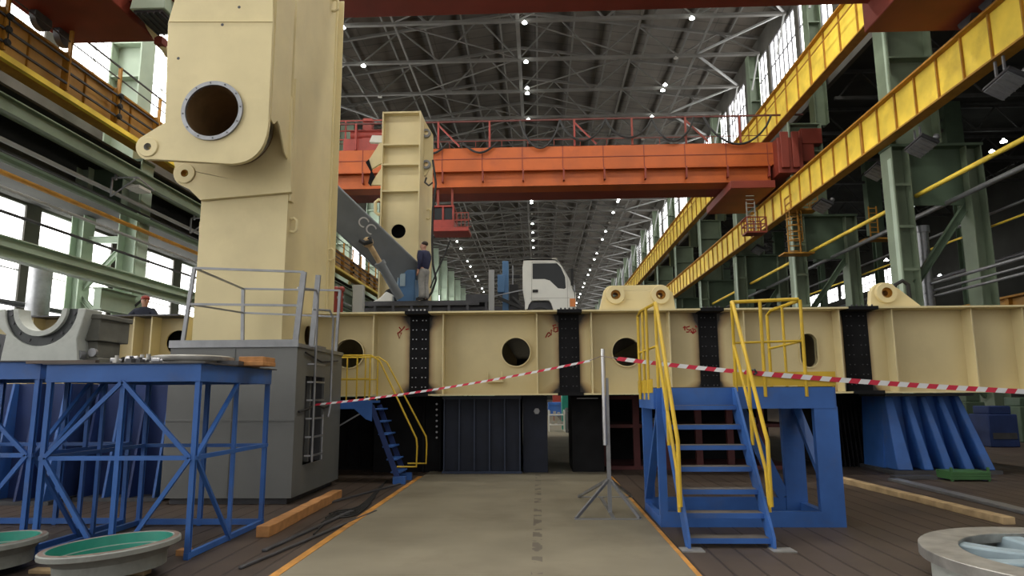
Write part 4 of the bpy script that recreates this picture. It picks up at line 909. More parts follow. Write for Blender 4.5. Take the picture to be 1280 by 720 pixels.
m = MB(); m.box(X(720,15.1),X(746,15.1),15.1,15.14,SZ-.075,SZ-.055); m.build('light_strip', galv, t)
# red brown rack
rx0, rx1, ry = X(754,15.8), X(985,15.8), 15.8
t = thing('open_rack', 'dark red brown steel rack with square openings behind the yellow blue stairs', 'rack', ((rx0+rx1)/2, 16.5, 0))
n = 6
for i in range(n+1): x = rx0+(rx1-rx0)*i/n; m = MB(); m.box(x-.07,x+.07,ry,ry+.14,.08,SZ); m.build('upright', rackred, t)
for z in (.04, .96, SZ-.06): m = MB(); m.box(rx0,rx1,ry,ry+1.7,z-.04,z+.04); m.build('shelf', rackred, t)
m = MB(); m.box(rx0,rx1,ry+1.7,ry+1.75,0,SZ); m.build('back_panel', black, t)
for k, px in enumerate((815, 940, 975)):
    x = X(px,16.3); m = MB(); m.lathe([(.05,0),(.09,0),(.09,.06),(.06,.12),(.05,.12)],(x,16.3,1.0),'z',14,True); tag(m.build('pipe_flange', galv), 'small dull pipe flange on the rack shelf, %s from the left' % ordn(k), 'flange', 'flanges on the rack shelf')
# black ribbed curtain like support on the right
x0, x1 = X(1030,16.5), X(1088,16.5)
t = thing('support_stand', 'black ribbed support under the girder between the stairs and the blue ribbed pedestal', 'support', ((x0+x1)/2, 17, 0))
m = MB(); m.box(x0,x1,16.6,19,0,SZ); m.build('body', black, t)
m = MB()
for k in range(12): x = x0+(x1-x0)*k/11; m.prism([(0,0),(.35,0),(.12,SZ-.05)], (x-.01,16.6,0),(0,-1,0),(0,0,1),(.02,0,0))
m.build('fins', black, t)['kind'] = 'stuff'
# blue ribbed pedestal
PY = 15.0
bx = [X(p, PY) for p in (1102, 1222)]; tx = [X(p, PY) for p in (1106, 1198)]
t = thing('ribbed_pedestal', 'bright blue pedestal with slanting fins under the right end of the girder', 'pedestal', ((bx[0]+bx[1])/2, 15.4, 0))
m = MB(); m.prism([(bx[0],.08),(bx[1]-.05,.08),(tx[1],SZ-.06),(tx[0],SZ-.06)], (0,15.35,0),(1,0,0),(0,0,1),(0,.9,0)); m.build('core', blue, t)
m = MB(); m.box(bx[0]-.08,bx[1]+.08,14.75,16.3,0,.08); m.build('base_plate', dksteel, t)
m = MB(); m.box(tx[0]-.04,tx[1]+.25,15.05,16.3,SZ-.06,SZ); m.build('cap_plate', dksteel, t)
for k in range(5):
    s = k/4; xb_, xt_ = bx[0]+.30+(bx[1]-bx[0]-.36)*s, tx[0]+.12+(tx[1]-tx[0]-.15)*s
    m = MB(); w_ = .13 if k else .26
    m.add([(xb_-w_,14.85,.08),(xb_+.03,14.78,.08),(xb_+.05,15.36,.08),(xb_-w_,15.36,.08),(xt_-w_*.5,15.18,SZ-.06),(xt_+.03,15.14,SZ-.06),(xt_+.05,15.36,SZ-.06),(xt_-w_*.5,15.36,SZ-.06)],
          [(0,3,2,1),(4,5,6,7),(0,1,5,4),(1,2,6,5),(2,3,7,6),(3,0,4,7)]); m.build('fin', blue, t, .02)
# green crate at its foot, more blue blocks beyond
gx = onz(1190,602); t = thing('green_crate', 'small green steel crate on the floor before the blue fins', 'crate', (gx.x+.3, gx.y+.2, 0))
m = MB(); X0, Y0_ = gx.x, gx.y; m.box(X0,X0+.72,Y0_,Y0_+.5,.03,.18); 
for z in (.05,.1,.15): m.box(X0-.01,X0+.73,Y0_-.015,Y0_,z,z+.018)
for x in (X0,X0+.68): m.box(x,x+.04,Y0_,Y0_+.04,0,.26)
m.build('crate_body', mat('crate_green', (.05,.14,.045), .6, vary=.2), t)
m = MB(); m.box(X0-.9,X0-.1,Y0_+.3,Y0_+.5,0,.07); m.bar((X0-.7,Y0_+.2,.02),(X0-.15,Y0_+.35,.02),.03); tag(m.build('steel_offcut', dksteel), 'dark flat steel offcut on the floor left of the green crate', 'steel bar')
for k, (pa, pb, Y, z1, mm, lb) in enumerate([(1226,1262,22,1.25,blue_d,'blue machine block standing deep beyond the ribbed pedestal'), (1266,1282,24,1.5,green_d,'pale grey green cabinet at the right picture edge under the girder'), (1200,1224,24,1.7,green_d,'dark upright post beyond the ribbed pedestal'), (1250,1300,30,.8,blue_d,'long low blue skid far right on the floor')]):
    a, b = X(pa, Y), X(pb, Y); t = thing('machine_block', lb, 'machine', ((a+b)/2, Y, 0)); m = MB(); m.box(a,b,Y,Y+1,.0,z1*.8); m.box(a+.1,b-.1,Y+.1,Y+.9,z1*.8,z1); m.build('housing', mm, t, .03)
    m = MB(); m.box(a+.08,b-.08,Y-.02,Y,z1*.2,z1*.35); m.build('hatch', dksteel, t)
m = MB(); a = at(1022,496,20); m.box(a.x,a.x+1.05,20,20.1,1.42,1.56); m.box(a.x,a.x+.04,20.02,20.08,0,1.42); tag(m.build('light_bar', purple), 'glowing blue white strip light low behind the stairs', 'strip light')
m = MB(); a = at(1178,497,26); m.box(a.x,a.x+1.3,26,26.1,1.35,1.5); m.box(a.x,a.x+.04,26.02,26.08,0,1.35); tag(m.build('light_bar', purple), 'glowing blue white strip light low beyond the ribbed pedestal', 'strip light')

# things far down the aisle seen through the gap
gapd = [('storage_crate', 684, 703, 38, .55, 1.3, blue, 'blue open storage crate far down the aisle seen through the gap','crate'), ('machine_column', 701, 712, 34, .0, 1.9, teal, 'teal machine column at the right of the gap down the aisle','machine column'),
        ('dark_locker', 706, 714, 31, .0, 1.1, dksteel, 'dark locker at the right edge of the gap','locker'), ('red_cabinet', 690, 704, 46, 1.1, 2.2, redp, 'red cabinet far behind the blue crate in the gap','cabinet')]
for nm, pa, pb, Y, z0, z1, mm, lb, ct in gapd:
    a, b = X(pa, Y), X(pb, Y); t = thing(nm, lb, ct, ((a+b)/2, Y, 0)); m = MB(); m.box(a,b,Y,Y+.8,z0,z1); m.build('body', mm, t, .02)
    m = MB(); m.box(a+.06,b-.06,Y-.03,Y,z0+.1,z0+.16); m.box(a+.06,b-.06,Y-.03,Y,z1-.16,z1-.1)
    for x in (a+.03,b-.08): m.box(x,x+.05,Y-.02,Y,0,z1)
    m.build('frame', mm if mm is not dksteel else galv, t)
t = thing('work_trolley', 'white tube trolley loaded with small parts in the gap', 'trolley', (X(692,32), 32, 0))
m = MB(); a, b = X(685,32), X(704,32)
for x in (a,b):
    for y in (32,32.7): m.bar((x,y,0),(x,y,1.0),.05)
for z in (.3,.75): m.box(a,b,32,32.7,z,z+.05)
m.build('trolley_frame', white, t)
m = MB(); rr = random.Random(3)
for k in range(9): x = a+(b-a)*rr.random(); z = (.35,.8)[k % 2]; m.box(x-.06,x+.07,32.1,32.3,z,z+.08+rr.random()*.1)
m.build('load', lamp_off, t)['kind'] = 'stuff'
# blue tall supports behind the welded table
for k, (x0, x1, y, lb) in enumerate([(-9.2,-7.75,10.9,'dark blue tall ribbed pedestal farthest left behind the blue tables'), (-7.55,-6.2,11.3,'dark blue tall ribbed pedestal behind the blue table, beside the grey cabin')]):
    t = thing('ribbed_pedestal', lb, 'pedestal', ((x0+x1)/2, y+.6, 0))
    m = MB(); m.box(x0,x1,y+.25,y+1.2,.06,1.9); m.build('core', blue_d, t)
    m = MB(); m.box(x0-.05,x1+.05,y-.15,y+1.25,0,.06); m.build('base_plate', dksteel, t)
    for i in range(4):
        x = x0+.05+(x1-x0-.1)*i/3; m = MB(); m.prism([(0,.06),(.42,.06),(.1,1.9),(0,1.9)], (x-.02,y+.26,0),(0,-1,0),(0,0,1),(.04,0,0)); m.build('fin', blue if i in (1,3) else blue_d, t)  # brighter blue fins carry the light on them in their colour

# ------------------------------------------------------------------ blue steps with yellow rails
PX0, PX1, PYf, PYr, PZ = 1.52, 3.80, 9.05, 10.35, 1.74
t = thing('access_stairs', 'blue steel steps and platform with yellow pipe rails leading to the girder', 'stairs', (2.4, 9.2, 0))
sxl, sxr = 1.62, 2.50
m = MB(); m.box(PX0,PX1,PYf+.0,PYr,PZ-.01,PZ+.01); m.build('deck_plate', dksteel, t)
m = MB(); m.box(PX0,PX1,PYf-.03,PYf,PZ-.27,PZ+.0); m.box(PX0,PX1,PYr,PYr+.03,PZ-.27,PZ); m.box(PX0-.03,PX0,PYf,PYr,PZ-.27,PZ); m.box(PX1,PX1+.03,PYf,PYr,PZ-.27,PZ); m.build('fascia', blue, t)
for bxx in ((sxr+.02,PX1+.03,PYf-.035,PYf-.02,PZ+.02,PZ+.20),(PX1+.03,PX1+.04,PYf,PYr,PZ,PZ+.19),(PX0-.04,PX0-.03,PYf,PYr,PZ-.06,PZ+.12)): m = MB(); m.box(*bxx); m.build('toe_board', yellow, t)
for (x, y, w_) in ((PX1-.27,PYf,.30),(PX1-.27,PYr-.08,.30),(PX0,PYr-.08,.14),(PX0,PYf,.10)):
    m = MB(); m.box(x,x+w_,y-.02,y+.07,0,PZ-.25); m.build('leg', blue, t)
m = MB(); m.box(PX0,PX1,PYf-.02,PYf+.06,0,.19); m.box(PX0,PX1,PYr-.08,PYr,0,.19); m.box(PX0,PX0+.08,PYf,PYr,0,.12); m.box(PX1-.08,PX1+.02,PYf,PYr,0,.12); m.build('ground_frame', blue, t)
for p_, q_, w1, w2 in (((PX1-.05,PYr-.1,PZ-.3),(PX1-.05,PYf+.1,.25),.12,.08),((PX0+.05,PYf+.02,PZ-.3),(PX0+.05,PYr-.1,.2),.1,.06),((2.95,PYr-.05,PZ-.3),(3.5,PYr-.05,.2),.08,.16)): m = MB(); m.bar(p_, q_, w1, w2); m.build('diagonal_brace', blue, t)
for x in (sxl-.03, sxr+.0):
    m = MB(); m.prism([(PYf+.0,PZ-.0),(PYf+.0,PZ-.32),(7.93,.0),(7.76,.0),(7.76,.12),(PYf-.12,PZ)], (x,0,0),(0,1,0),(0,0,1),(.03,0,0)); m.build('stringer', blue, t)
for k in range(7):
    z = .10+.236*k; y = 7.85+(PYf-7.85)*(k)/7; m = MB(); m.box(sxl,sxr,y,y+.20,z-.012,z); m.box(sxl,sxr,y-.005,y,z-.055,z); m.build('tread', blue, t)
    m = MB(); m.box(sxl+.01,sxr-.01,y+.005,y+.195,z,z+.004); m.build('tread_mat', mat('tread_grime', (.13,.115,.10), .7, vary=.2) if k == 0 else bpy.data.materials['tread_grime'], t)
for x in (sxl-.12, sxr-.04): m = MB(); m.box(x,x+.24,7.62,7.84,0,.012); m.build('foot_plate', steel, t)
r = .021; H = PZ+1.12
def rail(pts, rr=r): m.tube(pts, rr, 8)
m = MB()
for x, e in ((sxl-.06,-1),(sxr+.06,1)):
    rail([(x,PYf-.02,PZ-.05),(x,PYf-.02,H-.03),(x,PYf-.04,H)] if e > 0 else [(x,PYf,PZ-.05),(x,PYf,H)])
    rail([(x,PYf-.02,H),(x,PYf-.08,H-.03),(x,8.0,H-1.62),(x,7.93,H-1.72),(x,7.93,.42)], .024)
    rail([(x,PYf-.02,PZ+.55),(x,8.05,.80),(x,8.0,.35)])
    rail([(x,8.48,1.05),(x,8.48,2.02)])
m.build('stair_handrail', yellow, t)
m = MB(); x = sxr+.06
XF = at(1005,430,PYf-.03).x; XB = at(961,430,PYr-.25).x
rail([(x,PYf-.02,H),(XF-.03,PYf-.02,H+.03),(XF,PYf+.06,H+.02),(XB+.03,PYr-.35,H),(XB,PYr-.25,H-.06),(XB,PYr-.25,PZ)], .024)
rail([(x,PYf-.02,PZ+.58),(XF,PYf-.02,PZ+.60)], .016); rail([(XF,PYf-.02,PZ+.60),(XB,PYr-.25,PZ+.57)], .016)
for px, up_ in ((953,.01),(1004,.02)): a = at(px,430,PYf-.03); rail([(a.x,PYf-.03,PZ-.12),(a.x,PYf-.03,H+up_)], .023)
rail([(XF+(XB-XF)*.5,PYf+.55,PZ),(XF+(XB-XF)*.5,PYf+.55,H+.01)], .02)
m.build('platform_rail', yellow, t)
m = MB(); x = PX0-.05
rail([(sxl-.06,PYf,H),(x,PYf+.7,H-.02),(x,PYf+1.0,H-.06),(x,PYf+1.0,PZ-.15)], .022); rail([(sxl-.06,PYf,PZ+.55),(x,PYf+1.0,PZ+.52)], .016)
for y in (PYf+.35, PYf+.7): rail([(x+.02,y,PZ-.15),(x+.02,y,H-.01)], .02)
m.build('side_rail', yellow, t)

# small blue stair at the left
t = thing('small_stairs', 'small blue ladder stair with thin yellow rails beside the grey cabin', 'stairs', (-3.0, 13.6, 0))
ya, yb = 13.35, 14.0
x0, x1 = X(420,13.4), X(468,13.4); zs_ = 1.58
m = MB(); m.box(x0-.2,x1,ya,yb,zs_-.05,zs_); m.box(x0-.2,x1,ya-.02,ya,zs_-.16,zs_); m.prism([(x1-.35,zs_-.16),(x1,zs_-.16),(x1+.0,zs_-.4),(x1-.12,zs_-.36)], (0,ya-.02,0),(1,0,0),(0,0,1),(0,.03,0)); m.build('platform', blue, t)
xb2 = X(503,13.4)
for y in (ya, yb): m = MB(); m.bar((x1-.02,y,zs_-.1),(xb2,y,.02),.03,.1,(0,0,1)); m.build('stringer', blue_d, t)
for k in range(6):
    s = (k+.7)/6.6; x = x1+(xb2-x1)*s; z = zs_*(1-s); m = MB(); m.box(x-.1,x+.1,ya,yb,z-.015,z+.01); m.build('tread', blue, t)
m = MB(); m.bar((x0-.3,ya,.85),(x1-.15,ya,zs_-.2),.025); m.build('brace', galv, t)
for y in (ya, yb): m = MB(); m.box(xb2-.12,xb2+.12,y-.05,y+.05,0,.14); m.build('foot', blue, t)
m = MB()
for y, dx in ((ya,0),(yb,.08)):
    pa = [(x0-.15,y,2.46),(x1-.05,y,2.46),(x1+.12,y,2.35),(at(521,548,13.4).x+dx,y,.85),(at(522,552,13.4).x+dx,y,.70),(at(521,580,13.4).x+dx,y,.32),(at(497,580,13.4).x+dx,y,.32)]
    m.tube(pa, .018, 6); m.tube([(x0-.15,y,2.0),(x1-.05,y,2.0)], .014, 6)
    for px in (423,447,463): a = at(px,470,13.4); m.tube([(a.x,y,zs_),(a.x,y,2.46)], .016, 6)
m.build('handrail', yellow, t)

# ------------------------------------------------------------------ pole stand and barrier tape
px_ = X(757, 10.0); t = thing('pole_stand', 'grey steel pole on two triangular feet at the right edge of the walkway', 'stand', (px_, 10, 0))
zt_ = Z(436, 9.95, 752)
fx = [(onz(718,651).x, onz(718,651).y), (onz(802,651).x, onz(802,651).y)]; rx = [(onz(722,623).x, onz(722,623).y), (onz(790,622).x, onz(790,622).y)]
m = MB(); m.bar((px_,10,.0),(px_,10,1.9),.055); m.build('pole', galv, t)
m = MB(); m.cyl((px_-.045,9.96,.95),(px_-.045,9.96,zt_),.032,12); m.build('upper_tube', mat('bright_tube', (.6,.6,.6), .3, .8, vary=.05), t)
for (a, b) in (fx, rx):
    m = MB(); m.box(a[0],b[0],a[1]-.04,a[1]+.04,0,.03); m.build('foot_bar', galv, t)
    m = MB(); m.bar((a[0]+.02,a[1],.03),(px_,10,.48),.03,.04); m.bar((b[0]-.02,b[1],.03),(px_,10,.48),.03,.04); m.build('brace', galv, t)
m = MB(); m.bar((px_,fx[0][1],.02),(px_,rx[0][1],.02),.05,.03); m.build('spine_bar', galv, t)
def tape(name, lab, p, q, w_, sag, n, tw=0):
    t = thing(name, lab, 'barrier tape', p); p, q = Vector(p), Vector(q)
    for c in (0, 1):
        m = MB()
        for i in range(n):
            if i % 2 != c: continue
            def pt(s): return p+(q-p)*s-Vector((0,0,sag*4*s*(1-s)))
            a, b = pt(i/n), pt((i+1)/n); k = (b-a)*.35
            m.add([a-Vector((0,0,w_/2)),b-Vector((0,0,w_/2)),b+k+Vector((0,0,w_/2)),a+k+Vector((0,0,w_/2)),a-Vector((0,-.004,w_/2)),b-Vector((0,-.004,w_/2)),b+k+Vector((0,.004,w_/2)),a+k+Vector((0,.004,w_/2))],
                  [(0,1,2,3),(7,6,5,4),(0,4,5,1),(1,5,6,2),(2,6,7,3),(3,7,4,0)])
        m.build('red_stripes' if c == 0 else 'white_stripes', tape_r if c == 0 else tape_w, t)['kind'] = 'stuff'
    return t
pA, pB = at(393,506,11.2), at(737,451,9.95); pB2 = at(751,447,9.95)
tape('barrier_tape', 'red and white tape rising from the grey cabin to the pole stand', pA, pB, .032, .06, 46)
m = MB(); m.tube([pB, pB2+Vector((0,-.03,.02)), at(772,448,9.6)], .006, 5); tag(m.build('tape_knot', mat('twine', (.25,.2,.18), .8)), 'thin twisted tape end tied round the pole top', 'tape')
tape('barrier_tape', 'red and white tape from the pole to the yellow rail of the steps', at(770,448,9.6), at(940,466,8.98), .055, .01, 15)
tape('barrier_tape', 'red and white tape from the blue platform out to the right picture edge', at(940,466,8.98), at(1330,492,9.0), .062, .02, 32)
m = MB(); c = at(940,466,8.97); m.tube([c+Vector((-.05,0,0)), c+Vector((-.02,-.03,.03)), c+Vector((.03,-.02,.04)), c+Vector((.06,0,.0)), c+Vector((.02,-.03,-.02))], .014, 6); tag(m.build('tape_clamp', dksteel), 'dark twisted wire knot holding the tape on the platform rail', 'knot')

# ------------------------------------------------------------------ floor clutter
def beam_on_floor(name, lab, p, q, w_, h, mm, cat='timber'):
    m = MB(); p, q = Vector(p), Vector(q); d = (q-p).normalized(); side = Vector((-d.y,d.x,0))*w_; n = 14; rr = random.Random(name+lab); vs = []
    for i in range(n+1):
        c = p+(q-p)*i/n+side*.12*(rr.random()-.5); c.z = 0; hh = h*(1+.12*(rr.random()-.5))
        vs += [c-side/2, c+side/2, c+side/2+Vector((0,0,hh)), c-side/2+Vector((0,0,hh))]
    fs = [(i*4+a, i*4+(a+1) % 4, i*4+4+(a+1) % 4, i*4+4+a) for i in range(n) for a in range(4)] + [(3,2,1,0), (n*4,n*4+1,n*4+2,n*4+3)]
    m.add(vs, fs); return tag(m.build(name, mm, None, .008), lab, cat)
beam_on_floor('timber_beam', 'long pale timber baulk lying on the floor right of the blue platform', onz(1030,597), onz(1262,656), .16, .09, wood)
beam_on_floor('steel_strip', 'long grey metal strip on the floor beyond the timber baulk', onz(1117,601), onz(1300,646), .2, .05, galv, 'steel strip')
beam_on_floor('timber_beam', 'pale brown timber baulk on the floor along the grey cabin', onz(328,672), onz(422,622), .16, .13, wood_o)
beam_on_floor('timber_batten', 'short pale timber batten under the large teal lined bowl', onz(40,716,0), onz(185,718,0), .12, .04, wood)
for k, (a, b, w_) in enumerate([((372,640),(500,606),.05),((330,690),(440,640),.06),((300,712),(470,640),.04)]):
    beam_on_floor('floor_rail', ('thin dark rail lying nearest the orange walkway edge','dark rail between the timber and the walkway edge','dark rail lowest in the picture on the left floor')[k], onz(*a), onz(*b), w_, .03, dksteel, 'rail')
m = MB(); 
for k in range(5): m.tube([onz(392+i*9+k*5, 668-i*5.2-k*5-6*math.sin(i*.75+k*.4), .015) for i in range(9)], .012, 5)
tag(m.build('cable_bundle', cable), 'black cables lying in loose curves beside the left walkway edge', 'cable')
# teal lined flanged bowls
bowl_m = mat('bowl_grey', (.24,.25,.225), .6, vary=.15, scale=5, dirt=(.1,.09,.08), dirt_amt=.5, dirt_scale=4)
def bowl(px, py, R, lab, tilt, tz=0):
    c = onz(px, py); t = thing('flanged_bowl', lab, 'bowl', (c.x, c.y, 0))
    def put(m, nm, mm):
        o = m.build(nm, mm); o.parent = t; return o
    m = MB(); m.lathe([(R*.74,.0),(R*.79,.0),(R*.80,.11),(R*.89,.165),(R*.98,.18),(R,.185),(R,.225),(R*.98,.235),(R*.90,.24),(R*.875,.23)], (0,0,0), 'z', 56); put(m, 'bowl_shell', bowl_m)
    m = MB(); m.lathe([(R*.875,.235),(R*.85,.15),(R*.82,.145)], (0,0,0), 'z', 56); put(m, 'upper_lining', teal)
    m = MB(); m.lathe([(R*.82,.147),(R*.78,.142)], (0,0,0), 'z', 56); put(m, 'step_ring', steel)
    m = MB(); m.lathe([(R*.78,.142),(R*.74,.04),(0,.035)], (0,0,0), 'z', 56); put(m, 'inner_lining', teal)
    m = MB(); m.lathe([(R*.905,.2405),(R*.975,.2375)], (0,0,0), 'z', 56); put(m, 'rim_face', mat('rusty_rim', (.22,.16,.13), .5, .3, vary=.3, scale=8) if 'rusty_rim' not in bpy.data.materials else bpy.data.materials['rusty_rim'])
    t.rotation_euler = tilt; t.location.z = tz; return t
bowl(138, 722, .59, 'grey flanged bowl with teal lining on the floor before the blue table', (0,math.radians(-4),0), .075)
bowl(-26, 716, .54, 'second teal lined flanged bowl cut off by the left picture edge', (0,math.radians(-3),0), .06)
m = MB(); c = onz(213,698); m.box(c.x,c.x+.12,c.y+.1,c.y+.22,0,.06); tag(m.build('wood_chock', wood_o), 'small orange wooden chock at the right of the large bowl', 'chock')
# big spoked ring on the right
c = Vector((4.60, 6.12, 0)); t = thing('spoked_ring', 'large grey cast ring with pale blue spokes lying on the floor at lower right', 'cast wheel', c)
R = 1.27; m = MB(); m.lathe([(R*.76,.22),(R,.22),(R,.305),(R*.995,.31),(R*.755,.31),(R*.75,.305)], c, 'z', 72, True); m.build('rim', steel, t)
m = MB(); m.lathe([(R*.84,.0),(R*.93,.0),(R*.93,.20),(R*.84,.20)], c, 'z', 72, True); m.build('lower_rim', cast, t)
m = MB(); m.lathe([(R*.18,.05),(R*.34,.05),(R*.36,.30),(R*.30,.33),(R*.18,.33)], c, 'z', 48, True); m.build('hub', hub_b, t)
for k in range(8):
    a = math.radians(45*k+2); d = Vector((math.cos(a), math.sin(a), 0)); n_ = Vector((-d.y, d.x, 0)); m = MB()
    p, q = c+d*R*.33, c+d*R*.81
    def quad(e, wt, z0, z1): return [e-n_*wt+Vector((0,0,z0)), e+n_*wt+Vector((0,0,z0)), e+n_*wt*.8+Vector((0,0,z1)), e-n_*wt*.8+Vector((0,0,z1))]
    vs = quad(p,.13,.10,.27)+quad(c+d*R*.55,.10,.12,.27)+quad(q,.13,.14,.28); m.add(vs, [(i*4+j, i*4+(j+1) % 4, i*4+4+(j+1) % 4, i*4+4+j) for i in (0,1) for j in range(4)]+[(3,2,1,0),(8,9,10,11)]); m.build('spoke', hub_b, t, .02)
m = MB()
for a in (170, 215, 260, 20, 80, 125): d = math.radians(a); p = c+Vector((math.cos(d),math.sin(d),0))*R*.9; m.box(p.x-.08,p.x+.08,p.y-.08,p.y+.08,0,.02)
m.build('packing', dksteel, t)

# ------------------------------------------------------------------ crane truck on the deck
TY0, TY1 = 19.6, 21.4
t = thing('crane_truck', 'white cab crane truck with grey boom parked on the steel deck', 'truck', (at(600,385,20).x, 20.5, zT))
def cabp(pts): return [(at(590+a/7.2, 300+b/7.2, TY0).x, at(590+a/7.2, 300+b/7.2, TY0).z) for a, b in pts]
wy = [(545,210),(765,208),(800,245),(838,330),(845,432),(830,440),(775,435),(700,365),(655,352),(545,352)]
cab_o = [(462,176),(480,172),(750,172),(785,200),(830,270),(870,340),(905,420),(928,470),(930,640),(735,640),(712,570),(690,545),(540,545),(512,580),(500,620),(480,620),(482,540),(462,440),(455,330),(462,240)]
m = MB(); m.prism(cabp(cab_o), (0,TY0,0),(1,0,0),(0,0,1),(0,.05,0), [cabp(wy)]); m.prism(cabp(cab_o), (0,TY1-.05,0),(1,0,0),(0,0,1),(0,.05,0), [cabp(wy)])
sh = cabp([(462,176),(480,172),(750,172),(785,200)]); 
def strip(pts, y0, y1, th=.04):
    for (a, b), (c_, d) in zip(pts, pts[1:]): m.bar((a,(y0+y1)/2,b-th/2),(c_,(y0+y1)/2,d-th/2), y1-y0, th, (0,0,1))
strip(sh, TY0, TY1); strip(cabp([(905,420),(928,470),(930,640)]), TY0, TY1); strip(cabp([(470,176),(460,240),(462,440),(482,540),(482,620)]), TY0+.02, TY1-.02)
m.build('cab_shell', white, t)
m = MB(); strip(cabp([(785,202),(830,272),(870,342),(905,422)]), TY0+.06, TY1-.06, .02); m.build('windscreen', glass_d, t)
m = MB(); m.prism(cabp(wy), (0,TY0+.02,0),(1,0,0),(0,0,1),(0,.015,0)); m.build('side_window', glass_d, t)
dz = cabp([(540,198),(775,198),(812,240),(856,335),(862,640),(735,640),(712,570),(690,540),(536,540)])
m = MB()
for a, b in zip(dz, dz[1:]+dz[:1]): m.bar((a[0],TY0-.002,a[1]),(b[0],TY0-.002,b[1]),.012,.006,(0,1,0))
dl = cabp([(520,525),(700,525)]); m.bar((dl[0][0],TY0-.002,dl[0][1]),(cabp([(878,530)])[0][0],TY0-.002,dl[0][1]),.01,.005,(0,1,0)); m.build('door_seam', lamp_off, t)
hp = cabp([(545,448),(595,472)]); m = MB(); m.box(hp[0][0],hp[1][0],TY0-.03,TY0,hp[1][1],hp[0][1]); m.build('door_handle', rubber, t)
hp = cabp([(880,528),(925,600)]); m = MB(); m.box(hp[0][0],hp[1][0]+.02,TY0-.03,TY0+.2,hp[1][1],hp[0][1]); m.build('indicator_lamp', mat('amber_lens', (.6,.2,.05), .3), t)
hp = cabp([(733,135),(760,172)]); m = MB(); m.cyl(((hp[0][0]+hp[1][0])/2,TY0+.5,hp[1][1]),((hp[0][0]+hp[1][0])/2,TY0+.5,hp[0][1]),.08,14); m.build('roof_beacon', lamp_off, t)
hp = cabp([(870,270),(905,410)]); m = MB(); m.box(hp[0][0]+.05,hp[0][0]+.12,TY0-.22,TY0-.02,hp[1][1],hp[0][1]); m.bar((hp[0][0],TY0,hp[0][1]),(hp[0][0]+.08,TY0-.12,hp[0][1]),.02); m.build('wing_mirror', rubber, t)
hp = cabp([(915,410),(928,465)]); m = MB(); m.box(hp[0][0],hp[1][0],TY0-.08,TY0,hp[1][1],hp[0][1]); m.build('marker_lamp', galv, t)
wc = cabp([(612,640)])[0]; 
for y in (TY0+.05, TY1-.3):
    m = MB(); m.lathe([(.14,.0),(.30,-.02),(.38,.03),(.38,.22),(.30,.26),(.14,.24)], (wc[0],y,zT+.38), 'y', 30, True); m.lathe([(0,.04),(.14,.04),(.16,.0)], (wc[0],y,zT+.38),'y',24); m.build('wheel', rubber, t)
m = MB(); a = cabp([(500,555),(730,640)]); m.box(a[0][0],a[1][0],TY0+.12,TY1-.12,zT+.12,a[0][1]); m.build('wheel_arch', dksteel, t)
# chassis and bed
xa, xb_ = at(457,380,20).x, at(672,380,20).x
m = MB(); zb1 = Z(377,19.8,560); m.box(xa,at(612,380,20).x,19.7,21.3,zb1-.04,zb1+.02); m.box(xa,xb_,19.9,20.05,zb1-.42,zb1-.15); m.box(xa,xb_,20.9,21.05,zb1-.42,zb1-.15)
for k in range(7): m.box(xa+.3+k*.55,xa+.38+k*.55,19.72,19.78,zT+.02,zb1-.04)
m.box(xa,at(600,380,20).x,19.7,19.76,zb1-.12,zb1-.04); m.build('chassis_bed', dksteel, t)
m = MB(); m.box(at(583,370,20.4).x,at(611,370,20.4).x,20.2,21.2,zb1,Z(368,20.2,600)); m.build('load_box', dksteel, t)
for px in (480,560,600):
    for y in (19.75, 21.0): a = at(px,380,20); m = MB(); m.lathe([(.10,.0),(.28,-.02),(.36,.03),(.36,.2),(.28,.24),(.10,.22)], (a.x,y,zT+.36), 'y', 24, True); m.build('wheel', rubber, t)
# grey upright stake and blue stabiliser post
m = MB(); a, b = at(611,345,19.6), at(618,388,19.6); m.box(a.x,b.x,19.5,19.65,zT,Z(338,19.6,615)); m.build('grey_upright', roofl, t)
m = MB(); a, b = at(628,327,19.9), at(636,386,19.9); m.box(a.x,b.x,19.8,20.1,zT+.1,a.z); a, b = at(622,344,19.8), at(631,366,19.8); m.box(a.x,b.x,19.7,20.05,b.z,a.z); m.build('stabiliser_post', pblue, t, .015)
m = MB(); a = at(636,345,20); m.box(a.x,a.x+.33,20,20.1,a.z-.06,a.z+.03); a, b = at(637,356,20), at(648,386,20); m.box(a.x,b.x,19.95,20.6,zT+.1,a.z); m.lathe([(0,0),(.2,0),(.2,.2),(0,.2)],(at(640,378,19.8).x,19.75,zT+.35),'y',18); m.tube([at(640,372,19.7),at(647,378,19.7),at(654,386,19.7)],.05,8); m.bar(at(622,372,19.7),at(655,386,19.7),.09); m.build('winch_gear', cable, t)
m = MB(); m.bar(at(618,370,19.8),at(655,362,19.8),.03); m.bar(at(641,332,20),at(641,386,20),.03); m.build('pipework', galv, t)
# blue crane column and control box
a, b = at(497,338,19.9), at(519,376,19.9)
m = MB(); m.box(a.x,b.x,19.8,20.5,zb1,a.z); m.build('crane_column', pblue, t, .03)
m = MB(); m.box(a.x-.02,b.x-.12,19.86,20.4,a.z,a.z+.28); m.build('column_head', cable, t, .03)
m = MB(); m.box(a.x+.1,a.x+.26,19.77,19.8,a.z-.5,a.z-.12); m.bar((a.x+.04,19.79,a.z-.05),(a.x+.04,19.79,zb1+.05),.03); m.build('column_plate', hub_b, t)
m = MB(); 
for (px,py,rr_) in ((492,349,.16),(488,369,.2)): c_ = at(px,py,19.95); m.cyl(c_, c_+Vector((0,.25,0)), rr_, 18)
m.build('sheave', rubber, t)
